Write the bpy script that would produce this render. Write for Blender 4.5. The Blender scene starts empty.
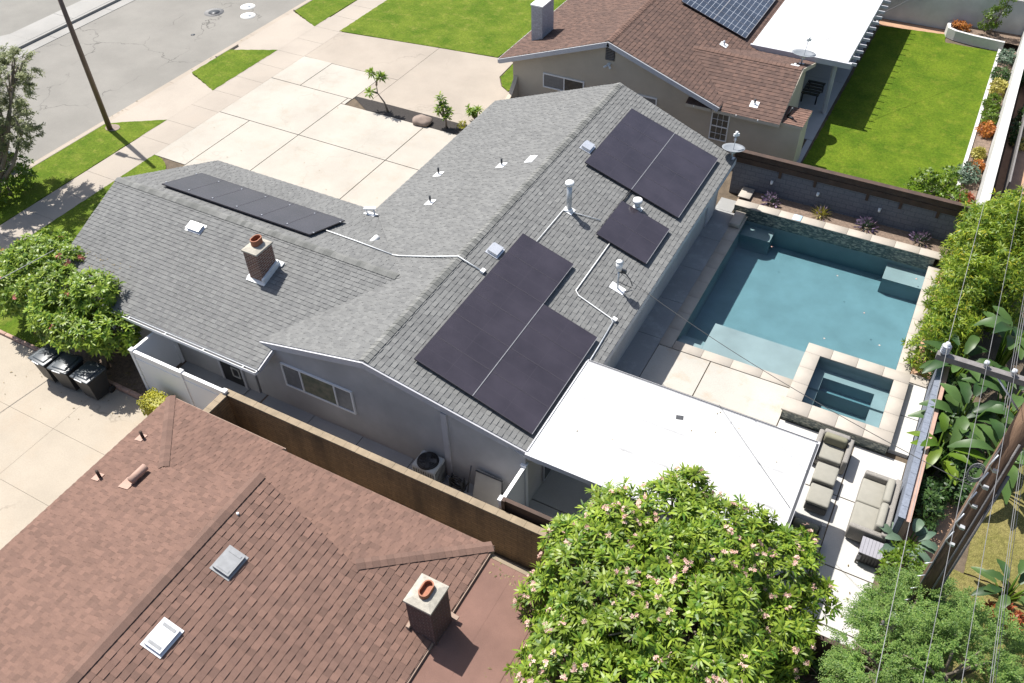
import bpy, math, random
from mathutils import Vector, Matrix
random.seed(11)
R = random.Random(5)
sc = bpy.context.scene
COL = sc.collection
PI = math.pi

# ------------------------------------------------------------------ materials
def new_mat(name):
    m = bpy.data.materials.new(name); m.use_nodes = True
    nt = m.node_tree; b = nt.nodes['Principled BSDF']
    return m, nt, b

def link(nt, a, ao, b, bi): nt.links.new(a.outputs[ao], b.inputs[bi])

def node(nt, typ, **kw):
    n = nt.nodes.new(typ)
    for k, v in kw.items(): setattr(n, k, v)
    return n

def mixc(nt, fac, a, b, blend='MIX'):
    n = node(nt, 'ShaderNodeMix', data_type='RGBA', blend_type=blend)
    for sock, v in ((n.inputs['Factor'], fac), (n.inputs['A'], a), (n.inputs['B'], b)):
        pass
    def put(idx, v):
        s = n.inputs[idx]
        if hasattr(v, 'is_output'): nt.links.new(v, s)
        elif isinstance(v, (int, float)): s.default_value = v
        else: s.default_value = (*v, 1)
    put(0, fac); put(6, a); put(7, b)
    return n.outputs[2]

def ramp(nt, src, lo, hi, a=0.0, b=1.0):
    n = node(nt, 'ShaderNodeMapRange'); n.clamp = True
    nt.links.new(src, n.inputs[0])
    n.inputs[1].default_value = lo; n.inputs[2].default_value = hi
    n.inputs[3].default_value = a; n.inputs[4].default_value = b
    return n.outputs[0]

def noise(nt, vec, scale, detail=4, rough=.55):
    n = node(nt, 'ShaderNodeTexNoise'); n.inputs['Scale'].default_value = scale
    n.inputs['Detail'].default_value = detail; n.inputs['Roughness'].default_value = rough
    nt.links.new(vec, n.inputs['Vector'])
    return n.outputs['Fac']

def mat(name, col, rough=.7, var=.12, scale=6., bump=0., bscale=60., metal=0., col2=None, fine=.0, big=0., bigscale=.5,
        island=0., spec=.5, streak=False):
    m, nt, b = new_mat(name)
    tc = node(nt, 'ShaderNodeTexCoord'); vec = tc.outputs['Object']
    if streak:
        mp = node(nt, 'ShaderNodeMapping'); nt.links.new(vec, mp.inputs[0]); mp.inputs['Scale'].default_value = (1, 1, .12); vec = mp.outputs[0]
    c = Vector(col); c2 = Vector(col2) if col2 else None
    n1 = noise(nt, vec, scale)
    a = tuple(c * (1 - var)); d = tuple(c2) if c2 else tuple(c * (1 + var))
    out = mixc(nt, ramp(nt, n1, .3, .7), a, d)
    if big:
        nb = noise(nt, vec, bigscale, 5, .6)
        k = tuple([1 - big] * 3)
        out = mixc(nt, ramp(nt, nb, .35, .68), out, mixc(nt, 1.0, out, k, 'MULTIPLY'))
    if fine:
        nf = noise(nt, vec, bscale, 2)
        g = node(nt, 'ShaderNodeCombineColor')
        v = ramp(nt, nf, .25, .75, 1 - fine, 1 + fine)
        for i in range(3): nt.links.new(v, g.inputs[i])
        out = mixc(nt, 1.0, out, g.outputs[0], 'MULTIPLY')
    if island:
        ge = node(nt, 'ShaderNodeNewGeometry')
        v = ramp(nt, ge.outputs['Random Per Island'], 0, 1, 1 - island, 1 + island)
        g = node(nt, 'ShaderNodeCombineColor')
        for i in range(3): nt.links.new(v, g.inputs[i])
        out = mixc(nt, 1.0, out, g.outputs[0], 'MULTIPLY')
    nt.links.new(out, b.inputs['Base Color'])
    b.inputs['Roughness'].default_value = rough; b.inputs['Metallic'].default_value = metal
    b.inputs['Specular IOR Level'].default_value = spec
    if bump:
        nz = noise(nt, vec, bscale, 3)
        bp = node(nt, 'ShaderNodeBump'); bp.inputs['Strength'].default_value = bump; bp.inputs['Distance'].default_value = .02
        nt.links.new(nz, bp.inputs['Height']); nt.links.new(bp.outputs[0], b.inputs['Normal'])
    return m

def shingle_mat(name, cols, rough=.9):
    """every shingle tab is its own island: pick its tone at random, plus granule speckle and weathering"""
    m, nt, b = new_mat(name)
    tc = node(nt, 'ShaderNodeTexCoord'); ge = node(nt, 'ShaderNodeNewGeometry')
    cr = node(nt, 'ShaderNodeValToRGB'); el = cr.color_ramp.elements
    while len(el) < len(cols): el.new(.5)
    for i, c in enumerate(cols):
        el[i].position = i / (len(cols) - 1); el[i].color = (*c, 1)
    nt.links.new(ge.outputs['Random Per Island'], cr.inputs[0])
    out = cr.outputs[0]
    for s, lo, hi, amt in ((.45, .35, .65, .045), (2.5, .3, .7, .04), (45, .25, .75, .13)):
        v = ramp(nt, noise(nt, tc.outputs['Object'], s, 3), lo, hi, 1 - amt, 1 + amt)
        g = node(nt, 'ShaderNodeCombineColor')
        for i in range(3): nt.links.new(v, g.inputs[i])
        out = mixc(nt, 1.0, out, g.outputs[0], 'MULTIPLY')
    nt.links.new(out, b.inputs['Base Color'])
    b.inputs['Roughness'].default_value = rough; b.inputs['Specular IOR Level'].default_value = .15
    bp = node(nt, 'ShaderNodeBump'); bp.inputs['Strength'].default_value = .5; bp.inputs['Distance'].default_value = .006
    nt.links.new(noise(nt, tc.outputs['Object'], 90, 2), bp.inputs['Height']); nt.links.new(bp.outputs[0], b.inputs['Normal'])
    return m

def brick_mat(name, c1, c2, mortar, bw, bh, ms=.012, rough=.85, stain=.0, bump=.6, staincol=(.02, .018, .015)):
    m, nt, b = new_mat(name)
    tc = node(nt, 'ShaderNodeTexCoord'); sp = node(nt, 'ShaderNodeSeparateXYZ'); nt.links.new(tc.outputs['Object'], sp.inputs[0])
    ad = node(nt, 'ShaderNodeMath', operation='ADD'); nt.links.new(sp.outputs[0], ad.inputs[0]); nt.links.new(sp.outputs[1], ad.inputs[1])
    cb = node(nt, 'ShaderNodeCombineXYZ'); nt.links.new(ad.outputs[0], cb.inputs[0]); nt.links.new(sp.outputs[2], cb.inputs[1])
    br = node(nt, 'ShaderNodeTexBrick'); nt.links.new(cb.outputs[0], br.inputs['Vector'])
    br.inputs['Scale'].default_value = 1; br.inputs['Brick Width'].default_value = bw; br.inputs['Row Height'].default_value = bh
    br.inputs['Mortar Size'].default_value = ms; br.inputs['Mortar Smooth'].default_value = .2
    br.inputs['Color1'].default_value = (*c1, 1); br.inputs['Color2'].default_value = (*c2, 1); br.inputs['Mortar'].default_value = (*mortar, 1)
    v = ramp(nt, noise(nt, tc.outputs['Object'], 14, 4), .25, .75, .8, 1.2)
    g = node(nt, 'ShaderNodeCombineColor')
    for i in range(3): nt.links.new(v, g.inputs[i])
    out = mixc(nt, 1.0, br.outputs['Color'], g.outputs[0], 'MULTIPLY')
    if stain:
        mp = node(nt, 'ShaderNodeMapping'); nt.links.new(tc.outputs['Object'], mp.inputs[0]); mp.inputs['Scale'].default_value = (1, 1, .25)
        f = ramp(nt, noise(nt, mp.outputs[0], 1.3, 6, .65), .45, .7, 0, stain)
        out = mixc(nt, f, out, staincol)
    nt.links.new(out, b.inputs['Base Color']); b.inputs['Roughness'].default_value = rough
    bp = node(nt, 'ShaderNodeBump'); bp.inputs['Strength'].default_value = bump; bp.inputs['Distance'].default_value = .01; bp.invert = True
    nt.links.new(br.outputs['Fac'], bp.inputs['Height']); nt.links.new(bp.outputs[0], b.inputs['Normal'])
    return m

def leaf_mat(name, c1, c2, trans=.35, rough=.45, yellow=None):
    m, nt, b = new_mat(name)
    ge = node(nt, 'ShaderNodeNewGeometry'); tc = node(nt, 'ShaderNodeTexCoord')
    cr = node(nt, 'ShaderNodeValToRGB'); el = cr.color_ramp.elements
    el[0].color = (*c1, 1); el[1].color = (*c2, 1)
    if yellow:
        e = el.new(.93); e.color = (*c2, 1); el[-1].color = (*yellow, 1)
    nt.links.new(ge.outputs['Random Per Island'], cr.inputs[0])
    v = ramp(nt, noise(nt, tc.outputs['Object'], 1.1, 3), .3, .7, .75, 1.25)
    g = node(nt, 'ShaderNodeCombineColor')
    for i in range(3): nt.links.new(v, g.inputs[i])
    out = mixc(nt, 1.0, cr.outputs[0], g.outputs[0], 'MULTIPLY')
    nt.links.new(out, b.inputs['Base Color']); b.inputs['Roughness'].default_value = rough; b.inputs['Specular IOR Level'].default_value = .4
    tr = node(nt, 'ShaderNodeBsdfTranslucent'); nt.links.new(out, tr.inputs[0])
    mx = node(nt, 'ShaderNodeMixShader'); mx.inputs[0].default_value = trans
    nt.links.new(b.outputs[0], mx.inputs[1]); nt.links.new(tr.outputs[0], mx.inputs[2])
    nt.links.new(mx.outputs[0], nt.nodes['Material Output'].inputs[0])
    return m

def grass_mat(name, lush, pale, dry, dryamt=.35, scale=1.):
    m, nt, b = new_mat(name)
    tc = node(nt, 'ShaderNodeTexCoord'); v = tc.outputs['Object']
    f1 = ramp(nt, noise(nt, v, .7 * scale, 5, .65), .35, .68)
    out = mixc(nt, f1, lush, pale)
    f2 = ramp(nt, noise(nt, v, 1.7 * scale, 6, .7), .52, .78, 0, dryamt)
    out = mixc(nt, f2, out, dry)
    for s, amt in ((9, .28), (38, .35)):
        w = ramp(nt, noise(nt, v, s, 3, .6), .25, .75, 1 - amt, 1 + amt)
        g = node(nt, 'ShaderNodeCombineColor')
        for i in range(3): nt.links.new(w, g.inputs[i])
        out = mixc(nt, 1.0, out, g.outputs[0], 'MULTIPLY')
    nt.links.new(out, b.inputs['Base Color']); b.inputs['Roughness'].default_value = .9; b.inputs['Specular IOR Level'].default_value = .1
    bp = node(nt, 'ShaderNodeBump'); bp.inputs['Strength'].default_value = .8; bp.inputs['Distance'].default_value = .05
    nt.links.new(noise(nt, v, 30, 4), bp.inputs['Height']); nt.links.new(bp.outputs[0], b.inputs['Normal'])
    return m

def concrete_mat(name, col, stain=(.25, .2, .15), amt=.3, sscale=.8, crack=.0, rough=.85):
    m, nt, b = new_mat(name)
    tc = node(nt, 'ShaderNodeTexCoord'); v = tc.outputs['Object']
    c = Vector(col)
    out = mixc(nt, ramp(nt, noise(nt, v, .35, 5, .6), .35, .65), tuple(c * .90), tuple(c * 1.07))
    out = mixc(nt, ramp(nt, noise(nt, v, sscale, 7, .68), .52, .75, 0, amt), out, stain)
    w = ramp(nt, noise(nt, v, 25, 3, .6), .25, .75, .92, 1.08)
    g = node(nt, 'ShaderNodeCombineColor')
    for i in range(3): nt.links.new(w, g.inputs[i])
    out = mixc(nt, 1.0, out, g.outputs[0], 'MULTIPLY')
    if crack:
        vo = node(nt, 'ShaderNodeTexVoronoi', feature='DISTANCE_TO_EDGE'); vo.inputs['Scale'].default_value = .22
        mp = node(nt, 'ShaderNodeVectorMath', operation='ADD')
        nz = node(nt, 'ShaderNodeTexNoise'); nz.inputs['Scale'].default_value = 1.2; nz.inputs['Detail'].default_value = 5; nt.links.new(v, nz.inputs['Vector'])
        sc_ = node(nt, 'ShaderNodeVectorMath', operation='SCALE'); nt.links.new(nz.outputs['Color'], sc_.inputs[0]); sc_.inputs['Scale'].default_value = 1.6
        nt.links.new(v, mp.inputs[0]); nt.links.new(sc_.outputs[0], mp.inputs[1]); nt.links.new(mp.outputs[0], vo.inputs['Vector'])
        line = ramp(nt, vo.outputs['Distance'], .0, .011, 1, 0)
        msk = node(nt, 'ShaderNodeMath', operation='MULTIPLY'); nt.links.new(line, msk.inputs[0])
        nt.links.new(ramp(nt, noise(nt, v, .3, 2), .45, .6, 0, crack), msk.inputs[1])
        out = mixc(nt, msk.outputs[0], out, tuple(c * .35))
    nt.links.new(out, b.inputs['Base Color']); b.inputs['Roughness'].default_value = rough; b.inputs['Specular IOR Level'].default_value = .25
    bp = node(nt, 'ShaderNodeBump'); bp.inputs['Strength'].default_value = .25; bp.inputs['Distance'].default_value = .01
    nt.links.new(noise(nt, v, 60, 3), bp.inputs['Height']); nt.links.new(bp.outputs[0], b.inputs['Normal'])
    return m

def panel_mat(name, cell, line, cw, ch, lw, rough=.22):
    """module glass: grid of cells from the UV in metres"""
    m, nt, b = new_mat(name)
    uv = node(nt, 'ShaderNodeUVMap'); sp = node(nt, 'ShaderNodeSeparateXYZ'); nt.links.new(uv.outputs[0], sp.inputs[0])
    masks = []
    for ax, sz, w in ((0, cw, lw), (1, ch, lw)):
        d = node(nt, 'ShaderNodeMath', operation='DIVIDE'); nt.links.new(sp.outputs[ax], d.inputs[0]); d.inputs[1].default_value = sz
        f = node(nt, 'ShaderNodeMath', operation='FRACT'); nt.links.new(d.outputs[0], f.inputs[0])
        s = node(nt, 'ShaderNodeMath', operation='SUBTRACT'); nt.links.new(f.outputs[0], s.inputs[0]); s.inputs[1].default_value = .5
        a = node(nt, 'ShaderNodeMath', operation='ABSOLUTE'); nt.links.new(s.outputs[0], a.inputs[0])
        g = node(nt, 'ShaderNodeMath', operation='GREATER_THAN'); nt.links.new(a.outputs[0], g.inputs[0]); g.inputs[1].default_value = .5 - w / sz / 2
        masks.append(g.outputs[0])
    mx = node(nt, 'ShaderNodeMath', operation='MAXIMUM'); nt.links.new(masks[0], mx.inputs[0]); nt.links.new(masks[1], mx.inputs[1])
    tc = node(nt, 'ShaderNodeTexCoord')
    c = Vector(cell)
    base = mixc(nt, ramp(nt, noise(nt, tc.outputs['Object'], .9, 4), .3, .7), tuple(c * .8), tuple(c * 1.25))
    nt.links.new(mixc(nt, mx.outputs[0], base, line), b.inputs['Base Color'])
    b.inputs['Roughness'].default_value = rough; b.inputs['Specular IOR Level'].default_value = .5
    b.inputs['Coat Weight'].default_value = .15; b.inputs['Coat Roughness'].default_value = .12
    return m

M = {}
M['gshingle'] = shingle_mat('grey_shingle', [(.132, .133, .131), (.148, .149, .146), (.157, .158, .154), (.173, .174, .169)])
M['bshingle'] = shingle_mat('brown_shingle', [(.128, .080, .063), (.148, .091, .072), (.160, .098, .076), (.178, .108, .084)])
M['nshingle'] = shingle_mat('reddish_shingle', [(0.084, 0.0565, 0.0475), (0.1017, 0.0669, 0.0556), (0.1137, 0.0741, 0.0604), (0.1337, 0.0845, 0.0675)])
M['gridge'] = shingle_mat('grey_ridge', [(.12, .122, .115), (.20, .20, .19)])
M['bridge'] = shingle_mat('brown_ridge', [(.125, .08, .064), (.165, .103, .081)])
M['gstucco'] = mat('grey_stucco', (.42, .415, .41), .9, .06, 1.2, .25, 90, big=.16, bigscale=.8)
M['cstucco'] = mat('beige_grey_stucco', (.50, .44, .35), .9, .08, .9, .25, 90, big=.12)
M['tstucco'] = mat('taupe_stucco', (.30, .22, .17), .9, .08, 1.2, .25, 90)
M['gtrim'] = mat('pale_grey_trim', (.44, .44, .46), .6, .06, 2)
M['wtrim'] = mat('white_trim', (.75, .75, .74), .5, .04, 2)
M['white_panel'] = mat('white_metal_roof', (.54, .54, .53), .5, .04, .5, big=.16, bigscale=1.6, streak=False)
M['seam'] = mat('grey_sealant', (.39, .39, .39), .7, .15, 3, big=.2, bigscale=2)
M['vinyl'] = mat('white_vinyl', (.72, .74, .76), .45, .03, 2, big=.06, bigscale=1)
M['glass'] = mat('dark_glass', (.035, .045, .05), .06, .4, 3., spec=.8)
M['blinds'] = mat('window_blinds', (.16, .165, .17), .4, .15, 8)
M['curtain'] = mat('window_curtain', (.34, .31, .22), .5, .3, 5, col2=(.10, .12, .08))
M['black'] = mat('black_paint', (.015, .015, .016), .5, .2, 5)
M['panel'] = panel_mat('black_module', (.034, .029, .037), (.047, .041, .050), .925, .512, .009)
M['panelgrid'] = panel_mat('blue_grid_module', (.035, .043, .060), (.42, .44, .47), .24, .497, .016, .15)
M['panelframe'] = mat('module_frame', (.038, .033, .041), .35, .1, 4)
M['alu'] = mat('aluminium', (.62, .63, .65), .38, .06, 6, metal=.6)
M['railgrey'] = mat('rail_grey', (.27, .27, .28), .45, .1, 6, metal=.3)
M['galv'] = mat('galvanised_steel', (.5, .52, .54), .45, .15, 9, metal=.5)
M['ventgrey'] = mat('vent_grey_metal', (.26, .265, .27), .4, .12, 7, metal=.4)
M['pipew'] = mat('white_pipe', (.66, .67, .66), .5, .08, 6)
M['redbrick'] = brick_mat('red_brick', (.17, .065, .04), (.11, .045, .032), (.30, .26, .22), .21, .075, .012)
M['darkbrick'] = brick_mat('dark_brick', (.085, .04, .035), (.055, .03, .028), (.13, .10, .09), .20, .07, .010)
M['whitebrick'] = brick_mat('white_brick', (.42, .42, .44), (.36, .36, .38), (.30, .30, .32), .20, .07, .010)
M['flue'] = mat('terracotta', (.27, .10, .05), .7, .2, 12)
M['cap'] = mat('mortar_cap', (.34, .315, .265), .9, .15, 10, .4, 30)
M['blockwall'] = brick_mat('brown_block', (.28, .175, .088), (.225, .14, .07), (.15, .10, .058), .40, .10, .012, stain=.7, staincol=(.045, .032, .02))
M['blockcap'] = mat('block_cap', (.26, .205, .14), .9, .12, 4, .3, 40, big=.2, bigscale=1.5)
M['greyblock'] = brick_mat('grey_painted_block', (.135, .14, .16), (.12, .125, .145), (.085, .09, .105), .40, .20, .012, bump=.4)
M['paleblock'] = brick_mat('pale_grey_block', (.165, .185, .225), (.15, .17, .21), (.125, .14, .175), .40, .20, .010, bump=.3)
M['pinkcap'] = mat('pink_block', (.36, .235, .185), .9, .12, 4, .3, 40)
M['whitewall'] = mat('white_stucco', (.56, .55, .53), .85, .06, 1.5, .2, 60, big=.2, bigscale=.9)
M['brownwood'] = mat('brown_wood', (.052, .029, .019), .75, .3, 3, .3, 30)
M['polewood'] = mat('pole_wood', (.10, .055, .033), .85, .3, 9, .5, 25, streak=True, col2=(.19, .115, .07))
M['greywood'] = mat('weathered_wood', (.16, .15, .145), .85, .2, 9, .4, 30)
M['lamppole'] = mat('brown_steel_pole', (.13, .085, .065), .5, .12, 4)
M['asphalt'] = mat('asphalt', (.19, .182, .162), .92, .08, .5, .3, 70, fine=.14, big=.12, bigscale=.35)
M['road'] = concrete_mat('road_asphalt', (.20, .19, .17), (.165, .158, .143), .45, .5, 1.)
M['walk'] = concrete_mat('sidewalk_concrete', (.325, .285, .24), (.25, .205, .16), .25, .7)
M['gutterc'] = concrete_mat('gutter_concrete', (.32, .275, .225), (.36, .31, .26), .4, .9)
M['farwalk'] = concrete_mat('far_concrete', (.28, .272, .255), (.30, .28, .25), .3, .8)
M['drive'] = concrete_mat('driveway_concrete', (.365, .335, .29), (.28, .225, .165), .4, .8, .2)
M['ndrive'] = concrete_mat('neighbour_driveway_concrete', (.305, .265, .22), (.36, .30, .24), .3, .5, .3)
M['ldrive'] = concrete_mat('lower_driveway_concrete', (.345, .30, .24), (.32, .24, .165), .35, .45, .6)
M['deck'] = concrete_mat('pool_deck_concrete', (.39, .37, .33), (.33, .25, .17), .75, 1.1)
M['deckgrey'] = concrete_mat('walkway_concrete', (.27, .27, .265), (.46, .46, .45), .55, 1.4)
M['patio'] = concrete_mat('patio_concrete', (.45, .44, .415), (.33, .31, .27), .3, 1.1)
M['sidey'] = concrete_mat('side_yard_concrete', (.33, .335, .34), (.25, .25, .25), .4, 1.1)
M['coping'] = mat('stone_coping', (.34, .305, .26), .75, .07, 2.5, .15, 60, island=.03, fine=.05)
M['plaster'] = mat('pool_plaster', (.19, .245, .25), .8, .10, 1.1, fine=.06, big=.12, bigscale=.7)
M['tile'] = None
M['soil'] = mat('soil', (.085, .060, .042), .95, .3, 5, .6, 25, fine=.2)
M['ground'] = mat('ground_soil', (.10, .075, .05), .95, .3, 2.5, .6, 25, fine=.2)
M['mulch'] = mat('mulch', (.16, .115, .085), .95, .3, 9, .7, 30, fine=.3)
M['darkmulch'] = mat('dark_gravel', (.03, .025, .022), .95, .35, 12, .8, 40, fine=.35)
M['dirtred'] = mat('reddish_dirt', (.36, .22, .14), .95, .15, 3, .4, 30, fine=.15)
M['rock'] = mat('boulder', (.22, .17, .14), .9, .2, 3, .5, 20)
M['lawn'] = grass_mat('lawn_grass', (.060, .110, .007), (.125, .165, .018), (.22, .21, .05), .75)
M['lawn2'] = grass_mat('yard_grass', (.056, .104, .006), (.108, .156, .011), (.18, .19, .025), .65)
M['dryg'] = grass_mat('dry_grass', (.13, .125, .035), (.20, .17, .065), (.26, .20, .10), .6)
M['leafp'] = leaf_mat('plumeria_leaf', (.06, .145, .012), (.31, .405, .045), .4, .42)
M['leafb'] = leaf_mat('bamboo_leaf', (.075, .165, .016), (.33, .41, .04), .5, .45, (.50, .42, .03))
M['leafw'] = leaf_mat('feathery_leaf', (.07, .16, .03), (.25, .36, .085), .5, .5)
M['leafo'] = leaf_mat('olive_leaf', (.13, .165, .07), (.32, .34, .16), .5, .5)
M['leafd'] = leaf_mat('broad_leaf', (.022, .06, .018), (.09, .16, .04), .35, .42)
M['leafbright'] = leaf_mat('bright_leaf', (.06, .13, .01), (.15, .22, .02), .35, .4)
M['leafbl'] = leaf_mat('blue_green_leaf', (.07, .12, .08), (.14, .20, .13), .2, .5)
M['leafor'] = leaf_mat('orange_leaf', (.35, .10, .02), (.50, .22, .04), .3, .5)
M['leafyl'] = leaf_mat('yellow_leaf', (.30, .28, .05), (.45, .40, .10), .3, .5)
M['leafrd'] = leaf_mat('red_leaf', (.22, .045, .02), (.38, .12, .04), .3, .5)
M['leafpu'] = leaf_mat('purple_bloom', (.17, .11, .20), (.36, .27, .38), .3, .6)
M['leafdry'] = leaf_mat('dry_leaf', (.12, .085, .035), (.24, .18, .07), .2, .6)
M['hedge'] = leaf_mat('golden_hedge_leaf', (.20, .22, .012), (.42, .38, .02), .3, .5)
M['petal'] = leaf_mat('pale_pink_petal', (.64, .36, .31), (.82, .64, .55), .3, .5)
M['petalpink'] = leaf_mat('pink_petal', (.55, .12, .13), (.70, .30, .26), .3, .5)
M['bark'] = mat('grey_bark', (.17, .14, .11), .9, .25, 8, .5, 25)
M['binp'] = mat('charcoal_plastic', (.022, .024, .026), .5, .15, 4)
M['binlid'] = mat('grey_blue_plastic', (.05, .06, .068), .42, .12, 4, big=.1)
M['wicker'] = mat('grey_wicker', (.23, .215, .195), .8, .3, 60, .8, 80, fine=.3)
M['wickerd'] = mat('dark_wicker', (.10, .095, .09), .8, .3, 60, .8, 80, fine=.3)
M['cushion'] = mat('olive_beige_fabric', (.25, .24, .205), .95, .06, 5, .3, 150)
M['cushiond'] = mat('olive_fabric', (.19, .18, .125), .95, .06, 5, .3, 150)
M['tabletop'] = mat('lilac_grey_slats', (.25, .245, .27), .6, .06, 4)
M['metal_d'] = mat('dark_metal', (.06, .062, .066), .45, .15, 6, metal=.4)
M['acgrey'] = mat('air_conditioner_shell', (.40, .42, .42), .55, .08, 5)
M['board'] = mat('grey_board', (.36, .35, .32), .8, .08, 2.5)
M['dish'] = mat('satellite_dish_grey', (.19, .205, .22), .5, .08, 4)
M['wire'] = mat('wire_grey', (.15, .15, .155), .5, .1, 3)
M['wired'] = mat('wire_black', (.03, .03, .03), .6, .1, 3)
M['wirew'] = mat('wire_white', (.22, .22, .22), .5, .1, 3)
M['porcelain'] = mat('insulator', (.50, .52, .55), .25, .15, 9)
M['rolled'] = mat('rolled_roofing', (.175, .098, .076), .95, .12, 1.5, .3, 90, fine=.12, big=.12, bigscale=.8)
M['carpaint'] = mat('dark_blue_car_paint', (.015, .02, .03), .2, .1, 3, spec=.8)
M['tyre'] = mat('tyre_rubber', (.02, .02, .02), .9, .1, 6)
M['light'] = mat('headlight_lens', (.6, .62, .66), .1, .1, 5)
M['iron'] = mat('manhole_iron', (.19, .185, .18), .6, .2, 20, .5, 40, metal=.3)
M['ironw'] = mat('white_painted_concrete', (.68, .67, .63), .8, .08, 8)
M['redp'] = mat('red_paint', (.45, .04, .03), .5, .1, 4)
M['greenp'] = mat('green_plastic', (.25, .38, .10), .5, .1, 4)
M['whitep'] = mat('white_plastic', (.75, .76, .76), .4, .05, 4)
M['skim'] = mat('pale_blue_lid', (.42, .58, .72), .5, .12, 14)

def tile_mat():
    m, nt, b = new_mat('mosaic_tile')
    tc = node(nt, 'ShaderNodeTexCoord')
    mp = node(nt, 'ShaderNodeMapping'); nt.links.new(tc.outputs['Object'], mp.inputs[0]); mp.inputs['Scale'].default_value = (7, 7, 16)
    vo = node(nt, 'ShaderNodeTexVoronoi'); nt.links.new(mp.outputs[0], vo.inputs['Vector']); vo.inputs['Scale'].default_value = 1.6
    cr = node(nt, 'ShaderNodeValToRGB'); el = cr.color_ramp.elements
    el[0].color = (.03, .045, .045, 1); el[1].color = (.30, .30, .24, 1); e = el.new(.55); e.color = (.09, .11, .10, 1)
    sp = node(nt, 'ShaderNodeSeparateColor'); nt.links.new(vo.outputs['Color'], sp.inputs[0])
    nt.links.new(sp.outputs[0], cr.inputs[0]); nt.links.new(cr.outputs[0], b.inputs['Base Color'])
    b.inputs['Roughness'].default_value = .25
    return m
M['tile'] = tile_mat()

def water_mat(name, dens, col, bump=.06):
    m, nt, b = new_mat(name)
    nt.nodes.remove(b); out = nt.nodes['Material Output']
    tc = node(nt, 'ShaderNodeTexCoord')
    bp = node(nt, 'ShaderNodeBump'); bp.inputs['Strength'].default_value = bump; bp.inputs['Distance'].default_value = .05
    nt.links.new(noise(nt, tc.outputs['Object'], 5.5, 4, .6), bp.inputs['Height'])
    t = node(nt, 'ShaderNodeBsdfTransparent'); g = node(nt, 'ShaderNodeBsdfGlossy'); g.inputs['Roughness'].default_value = .03
    nt.links.new(bp.outputs[0], g.inputs['Normal'])
    fr = node(nt, 'ShaderNodeFresnel'); fr.inputs[0].default_value = 1.33; nt.links.new(bp.outputs[0], fr.inputs['Normal'])
    ge = node(nt, 'ShaderNodeNewGeometry'); fm = node(nt, 'ShaderNodeMath', operation='SUBTRACT'); fm.inputs[0].default_value = 1; nt.links.new(ge.outputs['Backfacing'], fm.inputs[1])
    fx = node(nt, 'ShaderNodeMath', operation='MULTIPLY'); nt.links.new(fr.outputs[0], fx.inputs[0]); nt.links.new(fm.outputs[0], fx.inputs[1])
    mx = node(nt, 'ShaderNodeMixShader'); nt.links.new(fx.outputs[0], mx.inputs[0]); nt.links.new(t.outputs[0], mx.inputs[1]); nt.links.new(g.outputs[0], mx.inputs[2])
    nt.links.new(mx.outputs[0], out.inputs['Surface'])
    va = node(nt, 'ShaderNodeVolumeAbsorption'); va.inputs['Density'].default_value = dens; va.inputs['Color'].default_value = (*col, 1)
    nt.links.new(va.outputs[0], out.inputs['Volume'])
    return m
M['water'] = water_mat('pool_water', .40, (.10, .61, .73), .22)

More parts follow.
